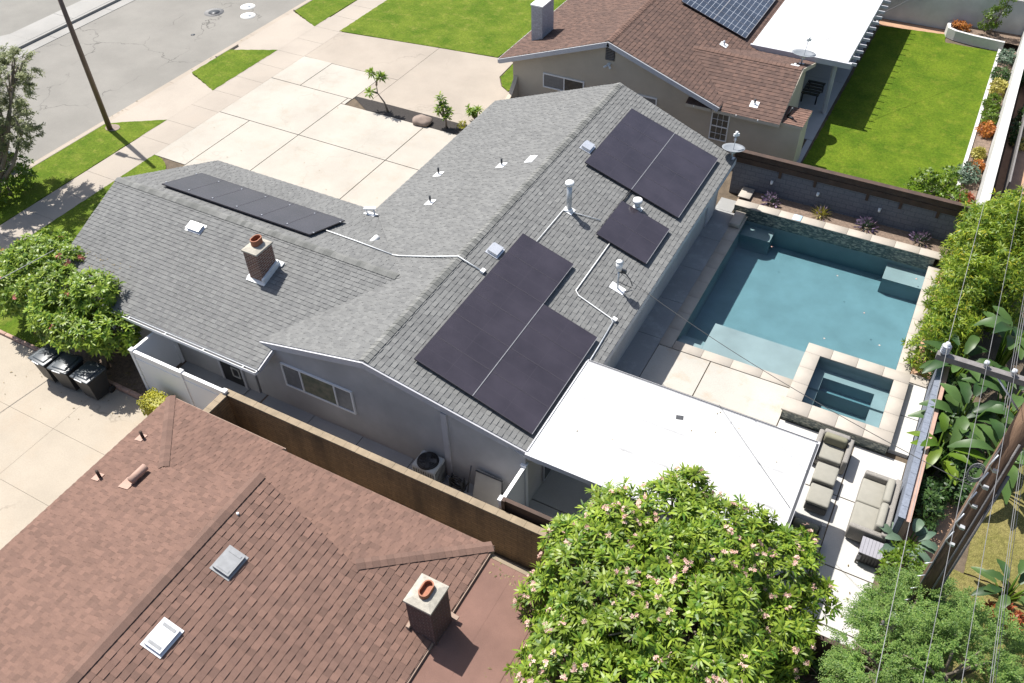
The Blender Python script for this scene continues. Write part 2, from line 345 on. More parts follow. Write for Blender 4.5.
# ------------------------------------------------------------------ mesh helper
class MB:
    def __init__(s): s.v = []; s.f = []; s.uv = {}; s.smooth = set()
    def add(s, vs, fs, smooth=False):
        o = len(s.v); s.v += [tuple(v) for v in vs]
        for f in fs:
            if smooth: s.smooth.add(len(s.f))
            s.f.append(tuple(i + o for i in f))
        return s
    def box(s, x0, y0, z0, x1, y1, z1):
        v = [(x, y, z) for z in (z0, z1) for y in (y0, y1) for x in (x0, x1)]
        return s.add(v, [(0, 2, 3, 1), (4, 5, 7, 6), (0, 1, 5, 4), (2, 6, 7, 3), (0, 4, 6, 2), (1, 3, 7, 5)])
    def rbox(s, x0, y0, z0, x1, y1, z1, r=.02, n=2):
        """box with rounded edges (soft cushions, lids)"""
        import bmesh
        bm = bmesh.new(); bmesh.ops.create_cube(bm, size=1)
        for v in bm.verts: v.co = Vector(((x0 + x1) / 2 + v.co.x * (x1 - x0), (y0 + y1) / 2 + v.co.y * (y1 - y0), (z0 + z1) / 2 + v.co.z * (z1 - z0)))
        bmesh.ops.bevel(bm, geom=list(bm.edges), offset=r, segments=n, affect='EDGES', profile=.5)
        s.bm(bm, True); return s
    def bm(s, bm, smooth=False, mtx=None):
        bm.verts.index_update()
        vs = [(mtx @ v.co if mtx else v.co.copy()) for v in bm.verts]
        s.add(vs, [[v.index for v in f.verts] for f in bm.faces], smooth); bm.free()
    def obox(s, c, ux, uy, uz, sx, sy, sz):
        c = Vector(c); ux = Vector(ux).normalized() * sx / 2; uy = Vector(uy).normalized() * sy / 2; uz = Vector(uz).normalized() * sz / 2
        v = [c + ux * a + uy * b + uz * d for d in (-1, 1) for b in (-1, 1) for a in (-1, 1)]
        return s.add(v, [(0, 2, 3, 1), (4, 5, 7, 6), (0, 1, 5, 4), (2, 6, 7, 3), (0, 4, 6, 2), (1, 3, 7, 5)])
    def beam(s, a, b, w, h, up=(0, 0, 1)):
        """board from a to b, top centre line on a-b, w wide, h deep"""
        a = Vector(a); b = Vector(b); d = (b - a); L = d.length; d.normalize()
        side = d.cross(Vector(up)).normalized(); u = side.cross(d).normalized()
        return s.obox((a + b) / 2 - u * h / 2, d, side, u, L, w, h)
    def tube(s, pts, rad, n=8, cap=True):
        pts = [Vector(p) for p in pts]
        if not hasattr(rad, '__len__'): rad = [rad] * len(pts)
        vs = []; fs = []; prev = None
        for i, p in enumerate(pts):
            d = (pts[min(i + 1, len(pts) - 1)] - pts[max(i - 1, 0)]).normalized()
            if prev is None:
                a = d.orthogonal().normalized()
            else:
                a = (prev - d * prev.dot(d)).normalized()
            prev = a; b = d.cross(a)
            for k in range(n):
                t = 2 * PI * k / n; vs.append(p + (a * math.cos(t) + b * math.sin(t)) * rad[i])
        for i in range(len(pts) - 1):
            for k in range(n):
                fs.append((i * n + k, i * n + (k + 1) % n, (i + 1) * n + (k + 1) % n, (i + 1) * n + k))
        if cap:
            fs.append(tuple(range(n - 1, -1, -1))); fs.append(tuple(range((len(pts) - 1) * n, len(pts) * n)))
        return s.add(vs, fs, True)
    def cyl(s, x, y, z0, z1, r, n=16, r2=None):
        return s.tube([(x, y, z0), (x, y, z1)], [r, r if r2 is None else r2], n)
    def poly(s, pts): return s.add(pts, [tuple(range(len(pts)))])
    def prism(s, pts, z0, z1):
        n = len(pts)
        v = [(p[0], p[1], z0) for p in pts] + [(p[0], p[1], z1) for p in pts]
        area = sum(pts[i][0] * pts[(i + 1) % n][1] - pts[(i + 1) % n][0] * pts[i][1] for i in range(n))
        fs = [tuple(range(n - 1, -1, -1)), tuple(range(n, 2 * n))] + [(i, (i + 1) % n, n + (i + 1) % n, n + i) for i in range(n)]
        if area < 0: fs = [tuple(reversed(f)) for f in fs]
        return s.add(v, fs)
    def build(s, name, m, parent=None, kind=None):
        me = bpy.data.meshes.new(name)
        off = Vector(parent_world(parent)) if parent else Vector((0, 0, 0))
        me.from_pydata([(v[0] - off.x, v[1] - off.y, v[2] - off.z) for v in s.v], [], s.f)
        if s.smooth:
            for i in s.smooth: me.polygons[i].use_smooth = True
        if s.uv:
            L = me.uv_layers.new(name='UVMap')
            for fi, uvs in s.uv.items():
                for k, li in enumerate(me.polygons[fi].loop_indices): L.data[li].uv = uvs[k]
        me.validate(); me.update()
        me.materials.append(M[m] if isinstance(m, str) else m)
        o = bpy.data.objects.new(name, me); COL.objects.link(o)
        if parent: o.parent = parent
        if kind: o['kind'] = kind
        return o

def parent_world(p):
    t = Vector((0, 0, 0))
    while p: t += p.location; p = p.parent
    return t

def tag(o, label, cat, group=None):
    o['label'] = label; o['category'] = cat
    if group: o['group'] = group
    return o
def thing(name, label, cat, loc, group=None):
    o = bpy.data.objects.new(name, None); COL.objects.link(o); o.location = loc; o.empty_display_size = .3
    return tag(o, label, cat, group)
def single(mb, name, m, label, cat, base, group=None):
    """a thing that is one mesh, origin at its base"""
    off = Vector(base); mb.v = [(v[0] - off.x, v[1] - off.y, v[2] - off.z) for v in mb.v]
    o = mb.build(name, m); o.location = base
    return tag(o, label, cat, group)
def struct(mb, name, m): return mb.build(name, m, None, 'structure')
def dup(root, loc, label, rot=0):
    r = root.copy(); COL.objects.link(r); r.location = loc; r.rotation_euler = (0, 0, rot); r['label'] = label
    for ch in list(root.children):
        c = ch.copy(); COL.objects.link(c); c.parent = r
        for g in ch.children:
            d = g.copy(); COL.objects.link(d); d.parent = c
    return r

class Multi:
    """each board becomes an object of its own"""
    def __init__(s, name, m, parent): s.a = (name, m, parent)
    def beam(s, *k): MB().beam(*k).build(*s.a)
    def box(s, *k): MB().box(*k).build(*s.a)
def slabs(rects, z, t, gap=.008):
    mb = MB()
    for (x0, y0, x1, y1) in rects: mb.box(x0 + gap, y0 + gap, z - t, x1 - gap, y1 - gap, z)
    return mb

# ------------------------------------------------------------------ roofs made of real overlapping shingle tabs
def clip(poly, axis, val, keep_greater):
    out = []; n = len(poly)
    for i in range(n):
        a = poly[i]; b = poly[(i + 1) % n]
        ia = (a[axis] >= val) if keep_greater else (a[axis] <= val)
        ib = (b[axis] >= val) if keep_greater else (b[axis] <= val)
        if ia: out.append(a)
        if ia != ib:
            t = (val - a[axis]) / (b[axis] - a[axis]); out.append((a[0] + (b[0] - a[0]) * t, a[1] + (b[1] - a[1]) * t))
    return out

def shingle_plane(tabs, deck, poly_xy, zf, up, expo=.19, seed=1, v0ref=None, tabw=(.10, .22), lip=(.010, .019), thick=.13):
    rr = random.Random(seed)
    P = [Vector((x, y, zf(x, y))) for x, y in poly_xy]
    up = Vector((up[0], up[1], 0)).normalized()
    o = P[0]
    rise = zf(o.x + up.x, o.y + up.y) - zf(o.x, o.y)
    V = Vector((up.x, up.y, rise)).normalized(); U = V.cross(Vector((0, 0, 1))).normalized(); N = U.cross(V).normalized()
    if N.z < 0: N = -N
    org = Vector((0, 0, zf(0, 0)))
    p2 = [((p - org).dot(U), (p - org).dot(V)) for p in P]
    vmin = min(p[1] for p in p2); vmax = max(p[1] for p in p2)
    k0 = math.floor(vmin / expo); k1 = math.ceil(vmax / expo)
    def W(u, v, h): return org + U * u + V * v + N * h
    for k in range(k0, k1):
        a, b = k * expo, (k + 1) * expo
        band = clip(clip(p2, 1, a, True), 1, b, False)
        if len(band) < 3: continue
        u = min(p[0] for p in band) - rr.random() * .3; ue = max(p[0] for p in band)
        alt = rr.random() < .5
        while u < ue:
            w = rr.uniform(*tabw); t = clip(clip(band, 0, u, True), 0, u + w, False); u += w; alt = not alt
            if len(t) < 3: continue
            hh = (lip[1] if alt else lip[0]) * rr.uniform(.85, 1.15)
            top = [W(q[0], q[1], .004 + hh * (1 - (q[1] - a) / expo)) for q in t]
            n = len(top); fs = [tuple(range(n))]; vs = list(top)
            for i in range(n):
                j = (i + 1) % n
                if abs(t[i][1] - a) < 1e-5 and abs(t[j][1] - a) < 1e-5 and abs(t[i][0] - t[j][0]) > 1e-4:
                    vs += [W(t[i][0], a, -.004), W(t[j][0], a, -.004)]
                    fs.append((i, len(vs) - 2, len(vs) - 1, j))
            tabs.add(vs, fs)
    n = len(P)
    top = [p - N * .002 for p in P]; bot = [p - Vector((0, 0, thick)) for p in P]
    deck.add(top + bot, [tuple(range(n)), tuple(range(2 * n - 1, n - 1, -1))] + [(i, n + i, n + (i + 1) % n, (i + 1) % n) for i in range(n)])

def ridge_caps(mb, a, b, wdir1, wdir2, seg=.16, w=.15):
    """bent caps along a-b; wdir1/wdir2 are unit vectors running down the two slopes"""
    a = Vector(a); b = Vector(b); L = (b - a).length; d = (b - a) / L; n = int(L / seg)
    w1 = Vector(wdir1).normalized() * w; w2 = Vector(wdir2).normalized() * w; up = Vector((0, 0, 1))
    for i in range(n):
        p = a + d * (i * seg); q = a + d * ((i + 1) * seg + .03)
        h0, h1 = .034 * R.uniform(.9, 1.15), .020
        vs = [p + w1 + up * h0 * .8, p + up * (h0 + .006), p + w2 + up * h0 * .8, q + w1 + up * h1 * .8, q + up * (h1 + .006), q + w2 + up * h1 * .8,
              p + w1 - up * .01, p + w2 - up * .01, p + up * .0]
        mb.add(vs, [(0, 1, 4, 3), (1, 2, 5, 4), (0, 6, 8, 1), (1, 8, 7, 2)])

# ================================================================== CAMERA, LIGHT, SKY
FPX = 865.99
RX = [[0.87861, 0.47703, -0.02204], [0.31724, -0.61755, -0.71972], [-0.35694, 0.62536, -0.69392]]
cam_d = bpy.data.cameras.new('camera'); cam = bpy.data.objects.new('camera', cam_d); COL.objects.link(cam)
cam_d.sensor_width = 36; cam_d.sensor_fit = 'HORIZONTAL'; cam_d.lens = FPX / 1024 * 36; cam_d.clip_start = .1; cam_d.clip_end = 2000
r, d_, f_ = (Vector(x) for x in RX)
m4 = Matrix(((r.x, -d_.x, -f_.x, 0), (r.y, -d_.y, -f_.y, 0), (r.z, -d_.z, -f_.z, 20.25), (0, 0, 0, 1)))
cam.matrix_world = m4
sc.camera = cam

EL, AZ = math.radians(60), math.radians(-19)       # direction the shadows run: AZ in the ground plane
sd = Vector((-math.cos(AZ) * math.cos(EL), -math.sin(AZ) * math.cos(EL), math.sin(EL)))   # towards the sun
sun_d = bpy.data.lights.new('sun', 'SUN'); sun_d.energy = 4.7; sun_d.angle = math.radians(.53); sun_d.color = (1, .965, .91)
sun = bpy.data.objects.new('sun', sun_d); COL.objects.link(sun)
sun.rotation_euler = sd.to_track_quat('Z', 'Y').to_euler(); sun.location = sd * 60
w = bpy.data.worlds.new('World'); sc.world = w; w.use_nodes = True
nt = w.node_tree; bg = nt.nodes['Background']
sky = nt.nodes.new('ShaderNodeTexSky'); sky.sky_type = 'NISHITA'; sky.sun_disc = False
sky.sun_elevation = EL; sky.sun_rotation = math.atan2(sd.x, sd.y)
sky.air_density = 1.0; sky.dust_density = 2.0; sky.ozone_density = .7
nt.links.new(sky.outputs[0], bg.inputs[0]); bg.inputs[1].default_value = .09
sc.view_settings.view_transform = 'Standard'; sc.view_settings.look = 'None'; sc.view_settings.gamma = 1
sc.view_settings.exposure = .83

# ================================================================== GROUND, ROAD, PAVEMENTS
mb = MB()
xs = [-31.8, -5.6, -1.5, 1.25, 1.58, 300]; ys = [-200, 19.05, 20.75, 22.2, 28.75, 400]
for i in range(5):
    for j in range(5):
        hole = (i in (1, 2, 3) and j == 1 and i != 1) or (i in (2, 3) and j in (1, 2)) or (i in (1, 2) and j in (2, 3))
        if hole: continue
        mb.poly([(xs[i], ys[j], -.03), (xs[i + 1], ys[j], -.03), (xs[i + 1], ys[j + 1], -.03), (xs[i], ys[j + 1], -.03)])
struct(mb, 'ground', 'ground')
struct(MB().poly([(-44, -200, -.15), (-34.4, -200, -.15), (-34.4, 400, -.15), (-44, 400, -.15)]), 'road', 'road')
# far side: gutter, dark joint, walk, then asphalt again
struct(slabs([(-44.75, y, -44.0, y + 4) for y in range(-40, 120, 4)], -.13, .1, .01), 'gutter', 'farwalk')
struct(MB().box(-44.95, -200, -.3, -44.76, 400, 0), 'kerb', 'farwalk')
struct(slabs([(-46.6, y, -44.97, y + 3) for y in range(27, 120, 3)], 0, .1, .01), 'pavement', 'farwalk')
struct(MB().prism([(-44.96, 27, ), (-46.6, 27), (-47.6, 25.4), (-60, 24), (-60, -60), (-44.96, -60)], -.1, .004), 'pavement', 'farwalk')
struct(MB().poly([(-300, -200, -.02), (-46.6, -200, -.02), (-46.6, 400, -.02), (-300, 400, -.02)]), 'parking_lot', 'asphalt')
# near gutter and kerb
struct(slabs([(-34.75, y, -34.38, y + 3) for y in range(-30, 90, 3)], -.135, .1, .006), 'gutter', 'gutterc')
mbk = MB()
for y0, y1 in ((-60, 22.4), (30.0, 31.6), (36.4, 100)): mbk.rbox(-34.4, y0, -.3, -34.22, y1, .01, .02)
struct(mbk, 'kerb', 'gutterc')
# dropped kerbs and aprons with flared sides
mb = MB()
mb.add([(-34.38, 22.3, -.11), (-34.38, 36.5, -.11), (-31.84, 36.5, .003), (-31.84, 22.3, .003)], [(0, 1, 2, 3)])
struct(mb, 'driveway_apron', 'walk')
struct(slabs([(-31.85, y, -30.15, y + 1.6) for y in [a * 1.6 for a in range(-30, 60)]], .0, .1, .006), 'sidewalk', 'walk')

def lawn_sheet(poly, m='lawn', z=.012, t=.3): 
    out = []; rr = random.Random(len(poly) * 7 + int(abs(poly[0][1]) * 10))
    for i, p in enumerate(poly):
        q = poly[(i + 1) % len(poly)]; L = math.hypot(q[0] - p[0], q[1] - p[1]); n = max(1, int(L / .14)) if L < 60 else 200
        dx, dy = (q[0] - p[0]) / max(L, 1e-6), (q[1] - p[1]) / max(L, 1e-6)
        for k in range(n):
            f = k / n; w = rr.uniform(-.012, .03) if k else 0; out.append((p[0] + (q[0] - p[0]) * f - dy * w, p[1] + (q[1] - p[1]) * f + dx * w))
    return struct(MB().prism(out, z - t, z), 'lawn', m)
lawn_sheet([(-34.2, -60), (-31.87, -60), (-31.87, 24.0), (-33.6, 22.9), (-34.2, 22.4)])
lawn_sheet([(-34.2, 28.1), (-31.9, 27.1), (-31.87, 32.0), (-34.2, 30.9)])
lawn_sheet([(-34.2, 36.3), (-31.9, 35.15), (-31.87, 90), (-34.2, 90)])
arc = [(-30.13 + 1.75 * math.sin(t), 19.6 + 1.85 * math.cos(t)) for t in [i * PI / 2 / 8 for i in range(9)]]
lawn_sheet([(-30.13, -20)] + arc + [(-28.4, 19.2), (-24.6, 17.0), (-24.6, 10.6), (-30.13, 10.6)][0:0] + [(-28.3, 19.3), (-24.3, 19.3), (-24.3, 10.62), (-30.13, 10.62)])
lawn_sheet([(-30.3, 35.25), (-21.05, 36.3), (-20.9, 37.5), (-19.6, 37.5), (-19.6, 90), (-30.3, 90)])
lawn_sheet([(-20.0, 36.1), (-19.9, 34.5), (-19.4, 33.75), (-18.9, 33.4), (-18.55, 34.0), (-18.55, 36.1)])
lawn_sheet([(-4.7, 30.2), (1.3, 30.2), (1.3, 47.8), (-1.2, 47.8), (-1.3, 48.75), (-4.55, 48.4)], 'lawn2')
lawn_sheet([(4.2, 16.0), (9, 16.0), (9, 30), (4.2, 22), ], 'dryg')
lawn_sheet([(3.9, 4.0), (12, 4.0), (12, 15.98), (3.9, 15.98)], 'dryg')

# own driveway (bright), neighbour driveway (tan), lower driveway
rects = []
for (x0, x1) in ((-30.15, -25.45), (-25.43, -20.7), (-20.68, -16.3)):
    for (y0, y1) in ((21.45, 25.66), (25.68, 29.42)):
        if x0 > -26 and y0 > 25: y1 = 28.85
        rects.append((x0, y0, x1, y1))
rects[0] = (-28.3, 19.5, -25.45, 25.66)
rects.append((-30.15, 21.47, -28.32, 25.66)); rects.append((-25.43, 19.5, -20.7, 21.43)); rects.append((-25.43, 28.87, -25.22, 29.42))
rects.append((-28.33, 29.44, -25.2, 32.0)); rects.append((-30.15, 29.44, -28.35, 32.05))
struct(slabs(rects, .006, .1, .010), 'driveway', 'drive')
mb = MB()
mb.prism([(-30.14, 32.07), (-28.34, 32.02), (-25.22, 32.02), (-24.32, 32.02), (-24.32, 35.9), (-30.14, 35.22)], -.1, .004)
mb.prism([(-25.18, 29.76), (-24.32, 29.76), (-24.32, 32.0), (-25.18, 32.0)], -.1, .004)
mb.prism([(-24.3, 29.78), (-18.6, 29.78), (-18.6, 33.2), (-19.4, 33.7), (-19.95, 34.5), (-20.05, 36.15), (-21.0, 36.25), (-24.3, 35.9)], -.1, .004)
struct(mb, 'driveway', 'ndrive')
struct(MB().poly([(-25.22, 29.62, .0), (-23.95, 28.86, .0), (-18.6, 28.86, .0), (-18.6, 29.77, .0), (-25.1, 29.77, .0)]), 'planter_bed', 'darkmulch')
rects = []
for (x0, x1) in ((-30.12, -21.2), (-21.2, -16.4)):
    for (y0, y1) in ((-6, 6.25), (6.25, 8.33), (8.33, 10.45)): rects.append((x0, y0, x1, y1))
struct(slabs(rects, .004, .1, .004), 'driveway', 'ldrive')
mb = MB()
for k in range(16): mb.rbox(-30.1 + k * .4, 10.46, -.1, -29.72 + k * .4, 10.58, .1, .012)
for k in range(12): mb.rbox(-23.7 + k * .4, 10.46, -.1, -23.32 + k * .4, 10.58, .16, .012)
struct(mb, 'garden_edging', 'pinkcap')
struct(MB().poly([(-24.3, 10.6, -.005), (-15.9, 10.6, -.005), (-15.9, 12.6, -.005), (-24.3, 12.6, -.005)]), 'planter_bed', 'mulch')
# side yard, pool deck, patio
struct(slabs([(-19.6, 10.95, -16.2, 12.6)] + [(x, 11.15, x + 1.85, 12.6) for x in (-16.15, -14.3, -12.45, -10.6)] + [(-8.72, 11.15, -6.95, 12.6)], .004, .1, .01), 'side_yard_path', 'sidey')
struct(slabs([(-6.9, y, -5.99, y + 2.0) for y in (18.66, 20.66, 22.66, 24.66, 26.66)] + [(-6.9, 28.66, -6.2, 29.5)], .002, .1, .008), 'pool_deck', 'deckgrey')
struct(slabs([(-5.98, 18.66, -4.2, 20.38), (-4.18, 18.66, -1.52, 20.38), (-5.98, 16.4, -4.2, 18.64), (-4.18, 16.4, -1.52, 18.64)], .004, .1, .008), 'pool_deck', 'deck')
pr = []
for (x0, x1) in ((-6.9, -4.2), (-4.18, -1.52), (-1.5, .72), (.74, 2.2)):
    for (y0, y1) in ((11.25, 12.85), (12.87, 14.58), (14.6, 16.92), (16.94, 19.0)):
        if x1 < -1.5 and y0 > 16: continue
        if x1 < -1.5 and y0 > 14: y1 = 16.38
        pr.append((x0, y0, x1, y1))
struct(slabs(pr, .0, .1, .008), 'patio', 'patio')
struct(slabs([(1.63, 19.2, 2.2, 20.7), (1.63, 20.72, 2.2, 22.2)], .12, .2, .006), 'spa_walkway', 'patio')
struct(slabs([(1.63, 22.2, 2.2, 22.62)], .16, .26, .006), 'spa_walkway', 'coping')
struct(MB().poly([(1.64, 22.64, .02), (2.25, 22.64, .02), (2.25, 29.9, .02), (1.64, 29.9, .02)]), 'planter_bed', 'dirtred')
struct(MB().poly([(2.42, 15.6, .0), (3.9, 15.6, .0), (3.9, 18.6, .0), (2.42, 18.6, .0)]), 'dirt_patch', 'dirtred')
struct(MB().poly([(-6.2, 29.07, .33), (1.9, 29.07, .33), (1.9, 29.97, .33), (-6.2, 29.97, .33)]), 'planter_bed', 'mulch')
struct(MB().poly([(1.42, 30.2, .08), (2.1, 30.2, .08), (2.1, 48.0, .08), (1.42, 48.0, .08)]), 'planter_bed', 'mulch')
struct(MB().poly([(-4.7, 48.3, .01), (-1.3, 48.72, .01), (-1.2, 49.3, .01), (-4.7, 49.3, .01)]), 'planter_bed', 'dirtred')
struct(slabs([(-8.6, y, -4.75, y + 2.9) for y in (35.4, 38.3, 41.2, 44.1, 47)] + [(-5.0, 32.45, -4.75, 35.38)], .004, .1, .008), 'patio', 'sidey')
struct(MB().poly([(2.7, 32, .0), (8, 32, .0), (8, 60, .0), (2.7, 60, .0)]), 'dirt_patch', 'dirtred')
# side strip between the lower house and the block wall
struct(slabs([(-16.3 + 2 * k, 9.2, -14.3 + 2 * k, 10.8) for k in range(6)], .0, .1, .008), 'side_yard_path', 'walk')

# ================================================================== GREY HOUSE
GH = thing('house', 'single storey grey stucco house with grey shingle roof and black solar panels, beside the pool', 'house', (-11.5, 16, 0))
xr, zr, s = -11.54, 3.97, .336
yN, yF, pr_ = 12.18, 29.38, .094
zR = lambda x, y: zr - s * (x - xr)
zL = lambda x, y: zr - s * (xr - x)
zN = lambda x, y: 3.5 - .286 * (16 - y)      # front wing, near slope
zF = lambda x, y: 3.5 - .33 * (y - 16)       # front wing, far slope
wR, wL = 5.1, 5.4
xe, xl = xr + wR, xr - wL
CAPS = []
tabs, deck = MB(), MB()
shingle_plane(tabs, deck, [(xr, yN), (xe, yN + pr_ * wR), (xe, yF - pr_ * wR), (xr, yF)], zR, (-1, 0), seed=1, expo=.148, lip=(.008, .018), tabw=(.15, .22))
shingle_plane(tabs, deck, [(xr, yN), (xr, 16), (-12.94, 16), (-16.2, 12.61)], zL, (1, 0), seed=2, expo=.148, tabw=(.09, .18))
shingle_plane(tabs, deck, [(xr, 16), (xr, yF), (xl, yF - pr_ * wL), (xl, 20.07), (-12.94, 16)], zL, (1, 0), seed=3, expo=.148, tabw=(.09, .18))
wl = -24.96; yeN, yeF = 11.75, 19.95
shingle_plane(tabs, deck, [(wl, 16), (wl + .165 * (16 - yeN), yeN), (-15.3, yeN), (-15.3, 13.2), (-12.94, 16)], zN, (0, 1), seed=4, expo=.148, tabw=(.09, .18))
shingle_plane(tabs, deck, [(wl, 16), (-12.94, 16), (-16.85, yeF), (wl + .165 * (yeF - 16), yeF)], zF, (0, -1), seed=5, expo=.148, tabw=(.09, .18))
roof = tabs.build('roof', 'gshingle', GH)
deck.build('roof_deck', 'gtrim', roof)
cap = MB(); ridge_caps(cap, (xr, yN + .02, zr + .012), (xr, yF - .02, zr + .012), (1, 0, -s), (-1, 0, -s)); CAPS.append(cap)
cap = MB(); ridge_caps(cap, (wl + .02, 16, 3.512), (-13.0, 16, 3.512), (0, -1, -.286), (0, 1, -.33)); CAPS.append(cap)
for cap in CAPS: cap.build('ridge_cap', 'gridge', roof)
CAPS.clear()
FA = []
# fascia boards along rakes and eaves
fa = Multi('fascia', 'gtrim', GH)
def rake(a, b, f, za, zb, dz=.012, h=.20):
    f.beam((a[0], a[1], za - dz), (b[0], b[1], zb - dz), .045, h)
o = .03
rake((xr, yN - o), (xe, yN + pr_ * wR - o), fa, zr, zR(xe, 0)); rake((xr, yN - o), (-16.25, 12.61 - o), fa, zr, zL(-16.25, 0))
rake((xr, yF - .04), (xe, yF - pr_ * wR - .04), fa, zr, zR(xe, 0), .135, .12); rake((xr, yF - .04), (xl, yF - pr_ * wL - .04), fa, zr, zL(xl, 0), .135, .12)
rake((wl + .035, 16), (wl + .165 * 4.25 + .035, yeN), fa, 3.5, zN(0, yeN), .135, .12); rake((wl + .035, 16), (wl + .165 * 3.95 + .035, yeF), fa, 3.5, zF(0, yeF), .135, .12)
rake((-15.27, yeN), (-15.27, 13.1), fa, zN(0, yeN), zN(0, 13.1), .012, .14)
rake((xe - .03, yN + pr_ * wR), (xe - .03, yF - pr_ * wR), fa, zR(xe, 0), zR(xe, 0), .135, .12)
# gutter with dark inside on the near wing eave, plain gutter on the driveway side
gz = zN(0, yeN)
gu = MB(); x0g, x1g = wl + .72, -15.28
gu.box(x0g, yeN - .13, gz - .13, x1g, yeN - .115, gz - .02); gu.box(x0g, yeN - .128, gz - .14, x1g, yeN - .02, gz - .125); gu.box(x0g, yeN - .03, gz - .13, x1g, yeN - .015, gz - .03)
gu.box(x1g - .012, yeN - .13, gz - .13, x1g + .002, yeN - .02, gz - .02)
for k in range(6): gu.box(x0g + .7 + k * 1.55, yeN - .125, gz - .03, x0g + .73 + k * 1.55, yeN - .02, gz - .015)
gut = gu.build('gutter', 'wtrim', GH)
MB().box(x0g + .01, yeN - .114, gz - .122, x1g - .015, yeN - .032, gz - .08).build('gutter_trough', 'black', gut)
gu = MB(); ze = zF(0, yeF); gu.box(wl + .7, yeF - .12, ze - .22, -17.0, yeF - .02, ze - .14); gu.build('gutter', 'gtrim', GH)
MB().box(xl + .02, 20.2, zL(xl, 0) - .22, xl + .12, yF - .6, zL(xl, 0) - .14).build('gutter', 'gtrim', GH)
# walls
wa = MB()
def gable_prism_y(f, x0, x1, xm, y0, y1, zfa, zfb, drop=.15):
    prof = [(x0, 0), (x1, 0), (x1, zfb(x1, 0) - drop), (xm, zfa(xm, 0) - drop), (x0, zfa(x0, 0) - drop)]
    n = len(prof); v = [(p[0], y0, p[1]) for p in prof] + [(p[0], y1, p[1]) for p in prof]
    f.add(v, [tuple(range(n)), tuple(range(2 * n - 1, n - 1, -1))] + [(i, n + i, n + (i + 1) % n, (i + 1) % n) for i in range(n)])
def gable_prism_x(f, x0, x1, y0, y1, ym, zfa, zfb, drop=.15):
    prof = [(y0, 0), (y1, 0), (y1, zfb(0, y1) - drop), (ym, zfa(0, ym) - drop), (y0, zfa(0, y0) - drop)]
    n = len(prof); v = [(x0, p[0], p[1]) for p in prof] + [(x1, p[0], p[1]) for p in prof]
    f.add(v, [tuple(range(n)), tuple(range(2 * n - 1, n - 1, -1))] + [(i, n + i, n + (i + 1) % n, (i + 1) % n) for i in range(n)])
gable_prism_y(wa, -16.4, -6.85, xr, 12.52, 28.6, zL, zR)
gable_prism_x(wa, -23.8, -16.45, 12.47, 19.3, 16, zN, zF)
wa.build('wall', 'gstucco', GH)
# trim board on the gable wall
MB().box(-9.42, 12.47, .02, -9.24, 12.519, 2.72).build('wall_trim', 'gtrim', GH)
def window(parent, x0, x1, z0, z1, y, cols, fm='wtrim', depth=.05, fw=.055, facing=-1, grid=None):
    """a window on a wall facing -Y at plane y; cols = list of (fraction, material)"""
    f = MB(); yo = y + facing * depth
    ya, yb = min(y, yo), max(y, yo)
    f.box(x0, ya, z0, x1, yb, z0 + fw); f.box(x0, ya, z1 - fw, x1, yb, z1)
    f.box(x0, ya, z0 + fw, x0 + fw, yb, z1 - fw); f.box(x1 - fw, ya, z0 + fw, x1, yb, z1 - fw)
    x = x0 + fw; W = x1 - x0 - 2 * fw; panes = []
    for i, (fr, m) in enumerate(cols):
        xe_ = x + W * fr; panes.append((x, xe_, m))
        if i < len(cols) - 1: f.box(xe_ - .025, ya, z0 + fw, xe_ + .025, yb, z1 - fw)
        x = xe_
    if grid:
        nx, nz = grid
        for i in range(1, nx): xx = x0 + fw + W * i / nx; f.box(xx - .007, ya + .01, z0 + fw, xx + .007, yb - .012, z1 - fw)
        for k in range(1, nz):
            zz = z0 + (z1 - z0) * k / nz; t = .025 if k * 2 == nz else .007
            f.box(x0 + fw, ya + .012, zz - t, x1 - fw, yb - .014, zz + t)
    wobj = f.build('window', fm, parent)
    for (a, b, m) in panes:
        p = MB(); yy = y + facing * .02; p.box(a, min(y, yy), z0 + fw, b, max(y, yy), z1 - fw); p.build('pane', m, wobj)
    return wobj
window(GH, -15.13, -12.5, 1.02, 2.0, 12.52, [(.26, 'blinds'), (.5, 'curtain'), (.24, 'blinds')])
# side door with a pet flap
dr = MB(); dr.box(-17.83, 12.423, .06, -16.98, 12.467, 2.06); door = dr.build('door', 'black', GH)
pf = MB()
for a in ((-17.38, .42, -17.05, .46), (-17.38, .80, -17.05, .84), (-17.38, .46, -17.34, .80), (-17.09, .46, -17.05, .80)): pf.box(a[0], 12.393, a[1], a[2], 12.422, a[3])
pf.build('pet_flap', 'board', door)
fr = MB(); fr.box(-17.93, 12.403, .04, -17.835, 12.467, 2.14); fr.box(-16.975, 12.403, .04, -16.89, 12.467, 2.14); fr.box(-17.93, 12.403, 2.065, -16.89, 12.467, 2.15); fr.build('door_frame', 'gtrim', door)
MB().tube([(-17.75, 12.423, 1.02), (-17.75, 12.363, 1.02)], .03).build('door_handle', 'alu', door)
MB().box(-18.05, 12.1, 0, -16.85, 12.46, .055).build('doorstep', 'sidey', GH)
# pool side of the house: sliding door, window, wall heater box
for (ya, yb, za, zb, m) in ((13.5, 15.9, .06, 2.1, 'glass'), (17.3, 18.1, .3, 1.7, 'acgrey'), (20.5, 22.0, .95, 1.95, 'glass'), (27.2, 28.1, .05, 2.05, 'gtrim')):
    f = MB(); f.box(-6.85, ya, za, -6.80, yb, zb); wo = f.build('window' if m == 'glass' else 'side_panel', 'gtrim', GH)
    MB().box(-6.80, ya + .06, za + .06, -6.79, yb - .06, zb - .06).build('pane' if m == 'glass' else 'panel_cover', m, wo)
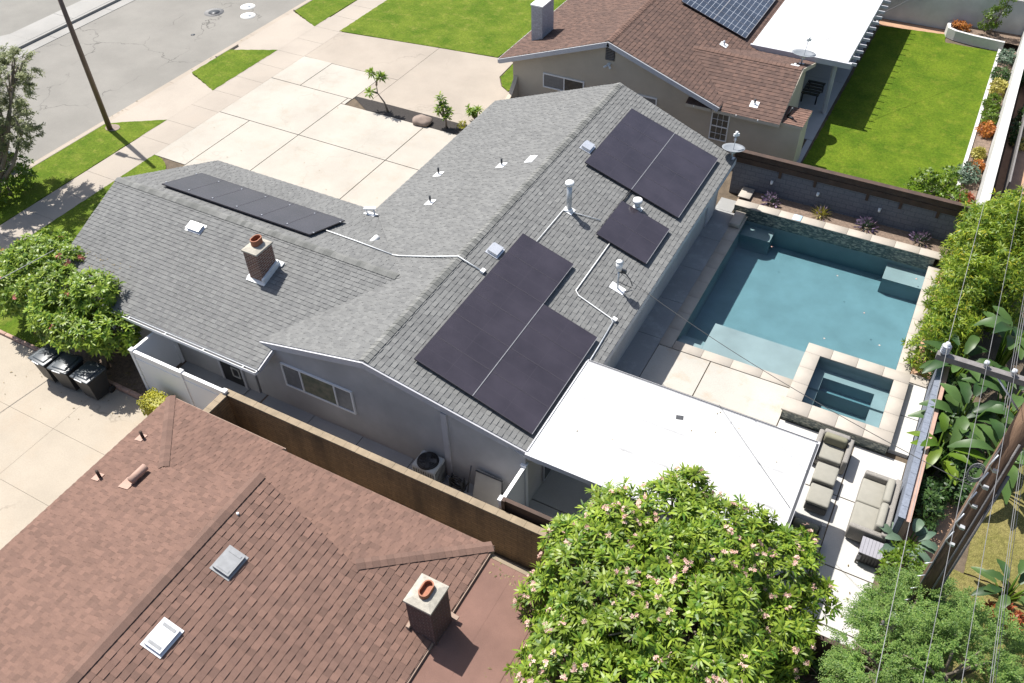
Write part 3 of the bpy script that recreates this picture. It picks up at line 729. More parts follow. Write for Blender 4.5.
# brick chimney with flue
def chimney(parent, x0, y0, x1, y1, zb, zt, brick, capm, flue='round', fl=None):
    c = MB(); c.box(x0, y0, zb, x1, y1, zt - .12); ch = c.build('chimney', brick, parent)
    k = MB(); g = .03
    v = [(x0 - g, y0 - g, zt - .12), (x1 + g, y0 - g, zt - .12), (x1 + g, y1 + g, zt - .12), (x0 - g, y1 + g, zt - .12),
         (x0 - g, y0 - g, zt - .06), (x1 + g, y0 - g, zt - .06), (x1 + g, y1 + g, zt - .06), (x0 - g, y1 + g, zt - .06),
         (x0 + .12, y0 + .12, zt), (x1 - .12, y0 + .12, zt), (x1 - .12, y1 - .12, zt), (x0 + .12, y1 - .12, zt)]
    fs = [(3, 2, 1, 0)] + [(i, (i + 1) % 4, 4 + (i + 1) % 4, 4 + i) for i in range(4)] + [(4 + i, 4 + (i + 1) % 4, 8 + (i + 1) % 4, 8 + i) for i in range(4)] + [(8, 9, 10, 11)]
    k.add(v, fs); k.build('chimney_cap', capm, ch)
    if flue:
        cx, cy, rx, ry, h = fl; n = 24; t = MB(); vs = []; fs = []
        def ring(sx, sy, z):
            # stadium outline
            out = []
            for i in range(n):
                a = 2 * PI * i / n; dy = (sy - sx) if sy > sx else 0
                out.append((cx + sx * math.cos(a), cy + sx * math.sin(a) + (dy if math.sin(a) > 0 else -dy), z))
            return out
        rings = [ring(rx, ry, zt - .03), ring(rx, ry, zt + h), ring(rx - .03, ry - .03, zt + h), ring(rx - .03, ry - .03, zt + .012)]
        for rg in rings: vs += rg
        for j in range(3): fs += [(j * n + i, j * n + (i + 1) % n, (j + 1) * n + (i + 1) % n, (j + 1) * n + i) for i in range(n)]
        fs.append(tuple(range(3 * n, 4 * n)))
        t.add(vs, fs, False); t.build('flue', 'flue', ch)
    return ch
cx0, cy0, cx1, cy1 = -17.52, 14.30, -16.98, 15.0
ch = chimney(GH, cx0, cy0, cx1, cy1, 2.6, 4.2, 'redbrick', 'cap', 'r', (-17.26, 14.70, .14, .2, .2))
fl = MB(); zb = lambda y: zN(0, y)
fl.obox((-17.25, cy0 - .06, zb(cy0 - .06) + .035), (1, 0, 0), (0, 1, .286), (0, -.286, 1), .72, .12, .03)
fl.obox((cx1 + .05, 14.65, zb(14.65) + .12), (0, 1, .286), (1, 0, -.1), (0, -.286, 1), .85, .07, .2)
fl.obox((cx0 - .05, 14.65, zb(14.65) + .05), (0, 1, .286), (1, 0, 0), (0, -.286, 1), .85, .1, .04)
fl.obox((-17.25, cy1 + .06, zb(cy1 + .06) + .045), (1, 0, 0), (0, 1, .286), (0, -.286, 1), .95, .16, .05)
fl.build('chimney_flashing', 'pipew', ch)

def on(zf, x, y, h=0.): return Vector((x, y, zf(x, y) + h))
def nrm(zf, x, y):
    gx = zf(x + .5, y) - zf(x - .5, y); gy = zf(x, y + .5) - zf(x, y - .5)
    return Vector((-gx, -gy, 1)).normalized(), Vector((1, 0, gx)).normalized(), Vector((0, 1, gy)).normalized()
def roof_vent(parent, zf, x, y, sx, sy, h=.1, m='alu', skylight=False):
    N, X, Y = nrm(zf, x, y); c = on(zf, x, y)
    b = MB(); b.obox(c + N * .022, X, Y, N, sx + .1, sy + .1, .02); b.obox(c + N * (.03 + h / 2), X, Y, N, sx, sy, h)
    v = b.build('roof_vent', m, parent)
    if skylight:
        g = MB()
        for q in (-1, 1): g.obox(c + N * (.036 + h) + Y * q * sy * .36, X, Y, N, sx * .75, sy * .12, .006)
        g.build('vent_louvre', 'ventgrey', v)
    return v
def vent_pipe(parent, zf, x, y, h, r=.05, m='galv', base=True, cap=None):
    N, X, Y = nrm(zf, x, y); c = on(zf, x, y)
    b = MB(); b.cyl(x, y, c.z, c.z + h, r, 14)
    v = b.build('vent_pipe', m, parent)
    if base:
        f = MB(); f.obox(c + N * .024, X, Y, N, .34, .34, .012); f.cyl(x, y, c.z, c.z + .1, r * 1.6, 12, r * 1.1); f.build('pipe_flashing', 'wtrim', v)
    if cap:
        k = MB(); k.cyl(x, y, c.z + h, c.z + h + .02, r * 1.2, 14, r * 1.7); k.cyl(x, y, c.z + h + .02, c.z + h + .12, r * 1.7, 14, r * 1.6); k.build('pipe_cap', cap, v)
    return v
roof_vent(GH, zN, -20.6, 15.25, .55, .3, .1, 'alu', True)
roof_vent(GH, zR, -10.87, 18.15, .34, .42, .1, 'alu')
roof_vent(GH, zR, -10.85, 24.85, .34, .42, .1, 'alu')
vent_pipe(GH, zR, -9.95, 21.5, 1.0, .09, 'galv', True, 'wtrim')
vent_pipe(GH, zR, -8.25, 23.35, .28, .1, 'galv', True, 'wtrim')
for (x, y) in ((-15.74, 22.5), (-13.3, 22.95), (-14.77, 20.45)): vent_pipe(GH, zL, x, y, .3, .035, 'metal_d')
roof_vent(GH, zL, -12.3, 23.3, .22, .38, .04, 'wtrim')
# T-shaped vent hood and small capped vent
h = MB(); h.tube([(-15.3, 18.0, zL(-15.3, 0) + .17), (-15.3, 17.55, zL(-15.3, 0) + .17)], .1, 14); hv = h.build('vent_hood', 'wtrim', GH)
MB().cyl(-15.3, 17.8, zL(-15.3, 0), zL(-15.3, 0) + .12, .06).build('hood_neck', 'galv', hv)
h = MB(); yy = 19.55; zz = zF(0, yy); h.obox((-16.75, yy, zz + .28), (1, .5, 0), (-.5, 1, 0), (0, 0, 1), .42, .16, .03); vh = h.build('vent_hood', 'galv', GH)
h = MB(); h.cyl(-16.9, yy - .02, zz, zz + .28, .04); h.cyl(-16.62, yy + .05, zz, zz + .28, .03); h.obox((-16.75, yy, zz + .03), (1, 0, 0), (0, 1, -.33), (0, .33, 1), .45, .3, .015); h.build('hood_neck', 'wtrim', vh)
# conduits
def conduit(parent, pts, zf_list, r=.016, m='pipew', h=.05):
    b = MB(); q = [on(z, p[0], p[1], h) for p, z in zip(pts, zf_list)]
    b.tube(q, r, 6); return b.build('conduit', m, parent)
conduit(GH, [(-16.87, 17.28), (-15.6, 17.25), (-14.1, 17.16)], [zF, zF, zF], .022)
conduit(GH, [(-14.1, 17.16), (-13.8, 17.11), (-12.6, 17.1), (-11.54, 17.11), (-10.72, 17.13)], [zL, zL, zL, lambda x, y: zr + .03, zR], .022)
conduit(GH, [(-10.08, 19.4), (-10.08, 21.3), (-9.95, 21.4), (-8.95, 21.85)], [zR] * 4)
conduit(GH, [(-8.28, 21.2), (-8.25, 18.5), (-8.1, 18.38), (-6.95, 18.28), (-6.83, 18.15)], [zR] * 5, .02)
conduit(GH, [(-6.85, 18.2), (-6.8, 17.0), (-6.75, 15.0), (-6.75, 13.2)], [zR] * 4, .022, 'galv')
conduit(GH, [(-8.75, 24.05), (-8.75, 23.2)], [zR] * 2, .03, 'black', .08)
MB().obox(on(zR, -10.72, 17.15, .06), (1, 0, -s), (0, 1, 0), (s, 0, 1), .12, .16, .08).build('junction_box', 'wtrim', GH); jb = MB(); jb.obox(on(zR, -6.85, 18.3, .06), (1, 0, -s), (0, 1, 0), (s, 0, 1), .14, .14, .09); jb.build('junction_box', 'wtrim', GH)
# electric service mast at the eave
mx_, my_ = -7.3, 19.55; mz = zR(mx_, 0)
ms = MB(); ms.tube([(mx_, my_, mz - .2), (mx_, my_, mz + .75)], .035); mast = ms.build('service_mast', 'galv', GH)
k = MB(); k.cyl(mx_, my_, mz + .75, mz + 1.08, .085, 12, .12); k.cyl(mx_, my_, mz + 1.08, mz + 1.13, .13, 12, .05); k.build('weather_head', 'wtrim', mast)
k = MB(); k.obox((mx_ + .12, my_ + .06, mz + .72), (1, 0, 0), (0, 1, 0), (0, 0, 1), .2, .1, .12); k.tube([(mx_ + .22, my_, mz + .7), (mx_ + .35, my_ + .1, mz + .45), (mx_ + .5, my_ - .05, mz + .35)], .015); k.tube([(mx_, my_, mz + .3), (mx_ + .35, my_ + .3, mz - .05)], .012); k.build('mast_bracket', 'metal_d', mast)
N_, X_, Y_ = nrm(zR, mx_, my_)
MB().obox(on(zR, mx_, my_, .025), X_, Y_, N_, .5, .3, .012).build('mast_flashing', 'wtrim', mast)

# ------------------------------------------------------------------ solar arrays
def solar_panel(arr, c, X, Y, N, sx, sy, m='panel', frame='panelframe', edge=None):
    """one framed module: child of its array"""
    f = MB(); t = .04; fw = .018
    f.obox(c - N * .0225, X, Y, N, sx, sy, .035)
    for q in (-1, 1):
        f.obox(c + X * q * (sx / 2 - fw / 2), X, Y, N, fw, sy, .001); f.obox(c + Y * q * (sy / 2 - fw / 2), X, Y, N, sx - 2 * fw, fw, .001)
    po = f.build('solar_panel', frame, arr)
    g = MB(); a = sx / 2 - fw - .001; b = sy / 2 - fw - .001; cc = c - N * .0015
    g.add([cc - X * a - Y * b, cc + X * a - Y * b, cc + X * a + Y * b, cc - X * a + Y * b], [(0, 1, 2, 3)])
    g.uv[0] = [(0, 0), (2 * a, 0), (2 * a, 2 * b), (0, 2 * b)]
    g.build('panel_glass', m, po)
def array(zf, x0, y0, layout, label, horizontal_x, group, pw, ph, m='panel', lift=.13, mid=True, base=None):
    """layout: list of (col,row); pw along local X (roof x axis), ph along y"""
    N, X, Y = nrm(zf, x0, y0)
    if abs(X.z) > abs(Y.z): pass
    o = on(zf, x0, y0); A = thing('solar_array', label, 'solar panels', o, group)
    for (c, r_) in layout:
        ctr = o + X * (pw * (c + .5)) + Y * (ph * (r_ + .5)) + N * lift
        solar_panel(A, ctr, X, Y, N, pw - .002, ph - .002, m)
    return A, o, X, Y, N, lift
G_ = 'solar panel arrays on the roofs'
A1, o, X, Y, N, lf = array(zR, -10.56, 13.07, [(0, j) for j in range(6)] + [(1, j) for j in range(4)], 'largest black solar array, L-shaped, ten panels at the near end of the grey roof', True, G_, 1.889, 1.045)
def rails(A, o, X, Y, N, segs, lf):
    b = MB()
    for (x, y0, y1, w_) in segs: b.obox(o + X * x + Y * (y0 + y1) / 2 + N * (lf + .004), X, Y, N, w_, y1 - y0, .02)
    b.build('mid_rail', 'railgrey', A)
    k = MB()
    for (x, y0, y1, w_) in segs:
        k.obox(o + X * (x - .3) + Y * (y0 + y1) / 2 + N * .06, X, Y, N, .04, y1 - y0 - .1, .09); 
    k.build('mounting_rail', 'black', A)
rails(A1, o, X, Y, N, [(1.889, .0, 4.18, .022), (3.778, 0, 4.18, .016), (1.889, 4.2, 6.27, .012)], lf)
A2, o, X, Y, N, lf = array(zR, -10.56, 23.93, [(i, j) for i in range(2) for j in range(4)], 'square black solar array of eight panels at the far end of the grey roof', True, G_, 1.889, 1.045)
rails(A2, o, X, Y, N, [(1.889, 0, 4.18, .022), (3.778, 0, 4.18, .016)], lf)
A3, o, X, Y, N, lf = array(zR, -8.80, 21.09, [(0, 0), (0, 1)], 'smallest black solar array, two panels between the vent pipe and the pool-side eave', True, G_, 1.889, 1.045)
rails(A3, o, X, Y, N, [(1.889, 0, 2.09, .016)], lf)
A4, o, X, Y, N, lf = array(zF, -23.35, 16.48, [(i, 0) for i in range(6)], 'long single row of six black panels behind the ridge of the front wing', True, G_, 1.085, 1.86)
k = MB()
for q in range(7): k.obox(o + X * (q * 1.085) + Y * .2 + N * (lf + .006), X, Y, N, .05, .04, .02); k.obox(o + X * (q * 1.085) + Y * 1.6 + N * (lf + .006), X, Y, N, .05, .04, .02)
k.build('panel_clamp', 'alu', A4)

# ------------------------------------------------------------------ white patio cover on the pool side
PC = thing('patio_cover', 'flat white insulated patio cover over the lower patio beside the grey house', 'patio cover', (-3.5, 14, 0))
x0, x1, y0, y1, zt = -6.78, -.25, 12.5, 16.25, 2.52
b = MB(); b.box(x0, y0, zt - .08, x1, y1, zt)
rf = b.build('roof', 'white_panel', PC)
for yy in (13.74, 14.92): MB().box(x0 + .02, yy - .035, zt + .001, x1 - .02, yy + .035, zt + .006).build('panel_seam', 'seam', rf)
for k in range(1, 3):
    xx = x0 + (x1 - x0) * k / 3; MB().box(xx - .012, y0 + .02, zt + .001, xx + .012, y1 - .02, zt + .0045).build('panel_joint', 'seam', rf)
e = MB()
e.box(x0 - .03, y0 - .09, zt - .15, x1 + .09, y0 - .002, zt + .012); e.box(x0 - .03, y1 + .002, zt - .15, x1 + .09, y1 + .07, zt + .014)
e.box(x1 + .002, y0, zt - .15, x1 + .09, y1, zt + .010)
e.build('gutter', 'gtrim', PC)
d = MB(); d.box(x1 + .012, y0 + .02, zt - .02, x1 + .078, y1 - .02, zt + .0125); d.box(x0, y1 + .014, zt - .02, x1 + .04, y1 + .058, zt + .0165); d.build('gutter_trough', 'metal_d', PC)
d = MB(); d.box(x0 - .04, y0 + .02, zt - .02, x0 - .002, y1 - .02, zt + .03); d.build('flashing', 'gtrim', PC)
for (px, py) in ((-.5, 12.75), (-.5, 15.95), (-3.6, 12.75)):
    MB().box(px - .045, py - .045, 0, px + .045, py + .045, zt - .08).build('post', 'wtrim', PC)
st = MB(); st.obox((-3.70, 15.45, zt + .004), (1, .3, 0), (-.3, 1, 0), (0, 0, 1), .2, .15, .006); st.build('roof_vent', 'metal_d', PC)

# ------------------------------------------------------------------ satellite dishes
def dish(name, label, base, d_axis, r, arm_dir, pole=.35):
    D = thing(name, label, 'satellite dish', base, 'satellite dishes')
    b = Vector(base); ax = Vector(d_axis).normalized(); c = b + Vector((0, 0, pole)) + ax * .08
    a = ax.orthogonal().normalized(); e_ = ax.cross(a)
    m_ = MB(); rings = 5; n = 28; vs = [c]; fs = []
    for i in range(1, rings + 1):
        q = r * i / rings
        for k in range(n):
            t = 2 * PI * k / n; vs.append(c + (a * math.cos(t) + e_ * math.sin(t) * .92) * q + ax * (.22 * r * (i / rings) ** 2))
    for k in range(n): fs.append((0, 1 + k, 1 + (k + 1) % n))
    for i in range(rings - 1):
        for k in range(n): fs.append((1 + i * n + k, 1 + (i + 1) * n + k, 1 + (i + 1) * n + (k + 1) % n, 1 + i * n + (k + 1) % n))
    nb = len(vs); vs2 = [v - ax * .012 for v in vs]; fs2 = [tuple(reversed([i + nb for i in f])) for f in fs]
    last = 1 + (rings - 1) * n
    rim = [(last + k, last + k + nb, last + (k + 1) % n + nb, last + (k + 1) % n) for k in range(n)]
    m_.add(vs + vs2, fs + fs2 + rim, True); m_.build('reflector', 'dish', D)
    p = MB(); p.tube([b, b + Vector((0, 0, pole))], .03); p.obox(b + Vector((0, 0, .01)), (1, 0, 0), (0, 1, 0), (0, 0, 1), .22, .18, .02); p.obox(c - ax * .06, ax, a, e_, .1, .16, .16); p.build('mount', 'galv', D)
    low = c - Vector((0, 0, 1)) * r * .55; tip = c + ax * r * 1.15 + Vector(arm_dir) * .2
    ar = MB(); ar.tube([low, tip], .015); arm = ar.build('feed_arm', 'galv', D)
    q = MB(); q.tube([tip - ax * .02, tip + ax * .1], .05, 10); q.obox(tip + Vector((0, 0, -.03)), ax, a, e_, .1, .22, .07); q.build('receiver', 'whitep', arm)
    return D
dish('satellite_dish', 'grey satellite dish on the grey roof corner at the far pool end', (-6.6, 28.75, zR(-6.6, 0)), (0, .14, 1), .44, (0, .3, .5), .28)

# ================================================================== LOWER BROWN HOUSE
LH = thing('house', 'brown shingled house in the foreground with square dark brick chimney', 'house', (-11.5, 4, 0))
lz = 4.0; ls = .31; lx = -11.48; lL, lR = -16.72, -6.22
zLL = lambda x, y: lz - ls * (lx - x)
zLR = lambda x, y: lz - ls * (x - lx)
ye = 9.75; ze_ = zLL(lL, 0)
zLF = lambda x, y: ze_ + ls * (ye - y)      # far skirt
tabs, deck = MB(), MB()
gy = 7.45; dd = ye - gy
UL, UR = (lL + dd, gy), (lR - dd, gy)
shingle_plane(tabs, deck, [(lx, 8.0), (lx, -12), (lL, -12), (lL, ye), UL], zLL, (1, 0), seed=11, expo=.172, tabw=(.07, .15))
shingle_plane(tabs, deck, [(lx, 8.0), UR, (lR, ye), (lR, -12), (lx, -12)], zLR, (-1, 0), seed=12, expo=.172, lip=(.008, .019), tabw=(.13, .2))
shingle_plane(tabs, deck, [(lL, ye), (-12.62, ye), (-12.62, gy), UL], zLF, (0, -1), seed=13, expo=.172, tabw=(.07, .15))
shingle_plane(tabs, deck, [(-12.62, ye - .09), (lR + .09 * 0, ye - .09), UR, (-12.62, gy)], zLF, (0, -1), seed=14, expo=.172, tabw=(.07, .15))
lroof = tabs.build('roof', 'bshingle', LH)
deck.build('roof_deck', 'tstucco', lroof)
cap = MB(); ridge_caps(cap, (lx, 8.0, lz + .012), (lx, -12, lz + .012), (1, 0, -ls), (-1, 0, -ls), .17, .16); CAPS.append(cap)
cap = MB(); ridge_caps(cap, (lL + .02, ye - .02, ze_ + .015), (UL[0], UL[1], zLL(*UL) + .012), (-.6, -.6, -.2), (.6, .6, -.2), .17, .14); CAPS.append(cap)
cap = MB(); ridge_caps(cap, (lR - .02, ye - .05, ze_ + .015), (UR[0], UR[1], zLR(*UR) + .012), (.6, -.6, -.2), (-.6, .6, -.2), .17, .15); CAPS.append(cap)
for cap in CAPS: cap.build('ridge_cap', 'bridge', lroof)
CAPS.clear()
MB().add([(UL[0] + .1, gy + .02, zLF(0, gy) - .02), (UR[0] - .1, gy + .02, zLF(0, gy) - .02), (lx, gy + .02, lz - .15)], [(0, 1, 2)]).build('gable_louvre', 'tstucco', LH)
wa = MB(); wa.box(lL + .5, -11.6, 0, lR - .45, ye - .55, ze_ - .06); wa.build('wall', 'tstucco', LH)
fa = Multi('fascia', 'tstucco', LH)
fa.box(lL - .03, -12, ze_ - .2, lL, ye + .03, ze_ - .02); fa.box(lL, ye, ze_ - .2, -12.6, ye + .03, ze_ - .02); fa.box(-12.6, ye - .09, ze_ - .18, lR, ye - .062, ze_)
fa.box(lR, -12, ze_ - .2, lR + .03, ye - .06, ze_ - .02)
ch = chimney(LH, -6.76, 6.96, -6.13, 7.64, 2.2, 3.80, 'darkbrick', 'cap', 's', (-6.44, 7.32, .125, .21, .13))
k = MB(); k.obox((-6.45, 7.68, 2.52), (1, 0, -.2), (0, 1, 0), (0, 0, 1), .95, .1, .05); k.obox((-6.8, 7.3, 2.6), (1, 0, 0), (0, 1, 0), (0, 0, 1), .08, .8, .1); k.build('chimney_flashing', 'tstucco', ch)
roof_vent(LH, zLR, -10.66, 5.9, .42, .56, .09, 'ventgrey', True); roof_vent(LH, zLR, -10.68, 3.92, .42, .58, .09, 'alu', True)
for (x, y) in ((-16.04, 8.15), (-16.06, 6.68)):
    vent_pipe(LH, zLL, x, y, .3, .04, 'brownwood', False)
    Nn, Xx, Yy = nrm(zLL, x, y); MB().obox(on(zLL, x - .1, y, .026), Xx, Yy, Nn, .3, .24, .012).build('pipe_flashing', 'petalpink' if False else 'pinkcap', LH)
h = MB(); hz = zLL(-14.9, 0); h.tube([(-14.82, 6.75, hz + .2), (-14.82, 7.25, hz + .2)], .1, 14); hv = h.build('vent_hood', 'pinkcap', LH)
k = MB(); k.cyl(-14.82, 6.85, hz, hz + .15, .06); k.obox((-15.0, 6.75, hz + .0), (1, 0, ls), (0, 1, 0), (-ls, 0, 1), .4, .34, .012); k.build('hood_neck', 'pinkcap', hv)
k = MB(); k.cyl(lx + .25, 6.9, zLR(lx + .25, 0), zLR(lx + .25, 0) + .06, .03); k.build('roof_bolt', 'wtrim', LH)
# low brown rolled-roof patio cover behind it
PB = thing('patio_cover', 'low flat brown patio roof with rolled roofing beside the dark brick chimney', 'patio cover', (-4.5, 6, 0))
b = MB(); zf_ = lambda x: 2.28 - .05 * (x + 6.2)
xs_ = [-6.19, -5.52, -4.55, -3.55, -2.6]
for i in range(4):
    a0, a1 = xs_[i], xs_[i + 1]; h0 = .004 * (i % 2)
    b.add([(a0, -6, zf_(a0) + h0), (a1 + .04, -6, zf_(a1) + h0 + .006), (a1 + .04, 9.45, zf_(a1) + h0 + .006), (a0, 9.45, zf_(a0) + h0),
           (a0, -6, zf_(a0) - .1), (a1, -6, zf_(a1) - .1), (a1, 9.45, zf_(a1) - .1), (a0, 9.45, zf_(a0) - .1)],
          [(0, 1, 2, 3), (7, 6, 5, 4), (0, 4, 5, 1), (2, 6, 7, 3), (3, 7, 4, 0), (1, 5, 6, 2)])
b.build('roof', 'rolled', PB)
b = MB(); b.add([(-6.19, 9.47, 2.26), (-2.56, 9.47, 2.08), (-2.56, 9.56, 2.08), (-6.19, 9.56, 2.26), (-6.19, 9.47, 2.10), (-2.56, 9.47, 1.92), (-2.56, 9.56, 1.92), (-6.19, 9.56, 2.10)],
              [(0, 1, 2, 3), (7, 6, 5, 4), (0, 4, 5, 1), (2, 6, 7, 3), (3, 7, 4, 0), (1, 5, 6, 2)]); b.build('fascia', 'blockcap', PB)
for (px, py) in ((-2.75, 9.3), (-2.75, 5.5), (-2.75, 1.0)): MB().box(px - .05, py - .05, 0, px + .05, py + .05, 2.0).build('post', 'brownwood', PB)

# ================================================================== UPPER NEIGHBOUR HOUSE
NH = thing('house', 'beige stucco house with reddish brown shingle roof and whitewashed chimney beyond the pool wall', 'house', (-12, 36, 0))
nx, nz, ns = -13.25, 4.2, .355
zNL = lambda x, y: nz - ns * (nx - x)
zNR = lambda x, y: nz - ns * (x - nx)
nl, nr = -18.55, -8.2
yg = 32.05
zNW = lambda x, y: 2.25 + .328 * (y - yg)     # rear wing near slope
zNB = lambda x, y: 3.25 - .328 * (y - 35.1)   # rear wing far slope
tabs, deck = MB(), MB()
shingle_plane(tabs, deck, [(nx, yg), (nx, 62), (nl, 62), (nl, yg)], zNL, (1, 0), seed=21)
shingle_plane(tabs, deck, [(nx, yg), (nr, yg), (nr, 37.6), (nr, 62), (nx, 62)], zNR, (-1, 0), seed=22)
# rear wing meets the main slope in two valleys
vx = nx + (nz - 3.25) / ns
shingle_plane(tabs, deck, [(vx, 35.1), (nr - .35, yg), (-5.7, yg), (-5.8, 35.1)], zNW, (0, 1), seed=23)
shingle_plane(tabs, deck, [(vx, 35.1), (-5.8, 35.1), (-5.75, 37.7), (-8.1, 37.7)], zNB, (0, -1), seed=24)
shingle_plane(tabs, deck, [(-9.65, yg + .0), (-8.5, yg + .0), (-8.5, 32.6), (-9.65, 32.6)], zNW, (0, 1), seed=25)
nroof = tabs.build('roof', 'nshingle', NH); deck.build('roof_deck', 'cstucco', nroof)
cap = MB(); ridge_caps(cap, (nx, yg, nz + .012), (nx, 62, nz + .012), (1, 0, -ns), (-1, 0, -ns), .18, .15); CAPS.append(cap)
cap = MB(); ridge_caps(cap, (-5.8, 35.1, 3.262), (vx, 35.1, 3.262), (0, -1, -.33), (0, 1, -.33), .18, .15); CAPS.append(cap)
for cap in CAPS: cap.build('ridge_cap', 'bridge', nroof)
CAPS.clear()
fa = Multi('fascia', 'gtrim', NH); rake((nx, yg - .03), (nr, yg - .03), fa, nz, zNR(nr, 0)); rake((nx, yg - .03), (nl, yg - .03), fa, nz, zNL(nl, 0))
rake((nl - .02, yg), (nl - .02, 62), fa, zNL(nl, 0), zNL(nl, 0))
fa = Multi('rake_board', 'cstucco', NH); rake((-5.74, yg), (-5.78, 35.1), fa, zNW(0, yg), 3.25, .012, .16); rake((-5.78, 35.1), (-5.73, 37.7), fa, 3.25, zNB(0, 37.7), .012, .16)
wa = MB(); 
gable_prism_y(wa, -18.0, -8.5, nx, 32.4, 61, zNL, zNR)
gable_prism_x(wa, -12.0, -6.0, 32.42, 37.3, 35.1, zNW, zNB)
wa.box(-9.0, 32.41, 0, -4.9, 33.8, 2.12)
wa.build('wall', 'cstucco', NH)
tb, dk = MB(), MB(); shingle_plane(tb, dk, [(-5.85, 32.34), (-4.84, 32.34), (-4.84, 33.88), (-5.85, 33.88)], lambda x, y: 2.2 - .03 * (y - 32.4), (0, 1), seed=26); lr = tb.build('lean_to_roof', 'bshingle', NH); dk.build('roof_deck', 'cstucco', lr)
window(NH, -16.45, -14.42, 1.28, 1.97, 32.4, [(.52, 'blinds'), (.48, 'glass')])
window(NH, -11.9, -11.0, 1.2, 1.98, 32.4, [(1., 'blinds')])
window(NH, -8.57, -7.79, .72, 2.0, 32.41, [(1., 'glass')], 'wtrim', .05, .05, -1, (3, 4))
b = MB(); b.box(-13.48, 32.36, 3.22, -13.07, 32.4, 3.84); gv = b.build('gable_vent', 'metal_d', NH)
b = MB(); [b.box(-13.46, 32.34, 3.25 + .07 * i, -13.09, 32.362, 3.285 + .07 * i) for i in range(8)]; b.build('vent_louvre', 'greywood', gv)
b = MB(); b.obox((-13.29, 32.34, 3.05), (1, 0, 0), (0, 1, 0), (0, 0, 1), .14, .1, .1); b.tube([(-13.32, 32.3, 3.03), (-13.45, 32.15, 2.97)], .05, 10); b.tube([(-13.26, 32.3, 3.03), (-13.14, 32.15, 2.97)], .05, 10); b.build('floodlight', 'pipew', NH)
b = MB(); b.cyl(-7.4, 32.33, .95, 1.05, .09, 12, .05); b.build('wall_lamp', 'wtrim', NH)
c = MB(); c.box(-17.75, 33.75, 2.4, -17.2, 34.9, 4.25); ch = c.build('chimney', 'whitebrick', NH)
b = MB(); b.box(-17.78, 33.72, 4.25, -17.17, 34.93, 4.31); b.build('chimney_cap', 'wtrim', ch)
vent_pipe(NH, zNW, -6.98, 32.75, .25, .04, 'metal_d'); vent_pipe(NH, zNR, -9.6, 36.5, .2, .045, 'galv')
vent_pipe(NH, zNB, -6.2, 35.5, .02, .04, 'wtrim')
b = MB(); b.tube([(-5.6, 32.9, 2.25), (-5.5, 32.85, 2.5), (-5.45, 32.75, 2.7)], .05, 8); b.tube([(-5.6, 32.9, 2.24), (-5.35, 32.75, 2.27)], .045, 8); b.build('service_elbow', 'metal_d', NH)
b = MB(); b.box(-5.99, 33.4, 1.5, -5.94, 34.3, 2.3); b.build('meter_panel', 'metal_d', NH)
b = MB(); [b.box(-9.3 + .9 * i, yg - .035, 2.20, -9.26 + .9 * i, yg - .005, 2.26) for i in range(4)]; b.build('gutter_bracket', 'wtrim', NH)
# curved low side wall at the left of this house
sw = MB(); prof = [(30.6, .5), (31.2, .6), (31.8, .85), (32.2, 1.25), (32.39, 1.5)]
vs = []
for (y, z) in prof: vs += [(-17.95, y, 0), (-17.95, y, z), (-17.75, y, z), (-17.75, y, 0)]
fs = []
for i in range(4):
    for k in range(4): fs.append((i * 4 + k, i * 4 + (k + 1) % 4, (i + 1) * 4 + (k + 1) % 4, (i + 1) * 4 + k))
fs += [(3, 2, 1, 0), (16, 17, 18, 19)]
sw.add(vs, fs); single(sw, 'garden_wall', 'cstucco', 'low curved beige stucco wing wall at the left corner of the beige house', 'wall', (-17.85, 31.5, 0))
# gridded solar array
A5, o, X, Y, N, lf = array(zNR, -12.2, 37.75, [(i, j) for i in range(2) for j in range(5)], 'solar array with white grid lines on the reddish brown roof', True, G_, 1.68, 1.0, 'panelgrid')
rails(A5, o, X, Y, N, [(1.68, 0, 5.0, .05), (3.36, 0, 5.0, .03)], lf)
# neighbour white patio cover with lattice tails
NP = thing('patio_cover', 'white patio cover with projecting rafter tails behind the beige house', 'patio cover', (-6.5, 41, 0))
b = MB(); b.box(-8.65, 37.75, 2.56, -4.5, 49.0, 2.64); b.build('roof', 'white_panel', NP)
b = MB(); b.box(-8.7, 37.62, 2.42, -4.25, 37.745, 2.66); b.box(-4.49, 37.75, 2.44, -4.42, 49.0, 2.66); b.build('fascia', 'gtrim', NP)
for k in range(17): MB().beam((-4.42, 37.95 + k * .66, 2.58), (-4.08, 37.95 + k * .66, 2.58), .05, .12).build('rafter_tail', 'gtrim', NP)
for (px, py) in ((-4.9, 37.95), (-4.9, 43.4), (-4.9, 48.6)):
    b = MB(); b.box(px - .06, py - .06, 0, px + .06, py + .06, 2.56); b.box(px - .15, py + .05, 0, px - .09, py + .11, 2.56); b.build('post', 'gtrim', NP)
dish('satellite_dish', 'grey satellite dish on the reddish brown roof beside the white patio cover', (-6.1, 36.3, zNB(0, 36.3)), (.05, .16, 1), .52, (.1, .5, .3), .3)
# dark slatted bench under the cover
bn = thing('bench', 'dark slatted bench in the shade under the far white patio cover', 'bench', (-5.8, 39.2, 0))
for k in range(5): MB().box(-6.2, 38.5 + k * .3, .44, -5.4, 38.68 + k * .3, .48).build('slat', 'black', bn)
for (a, c_) in ((-6.15, 38.55), (-5.5, 38.55), (-6.15, 39.8), (-5.5, 39.8)): MB().box(a, c_, 0, a + .06, c_ + .06, .44).build('leg', 'black', bn)

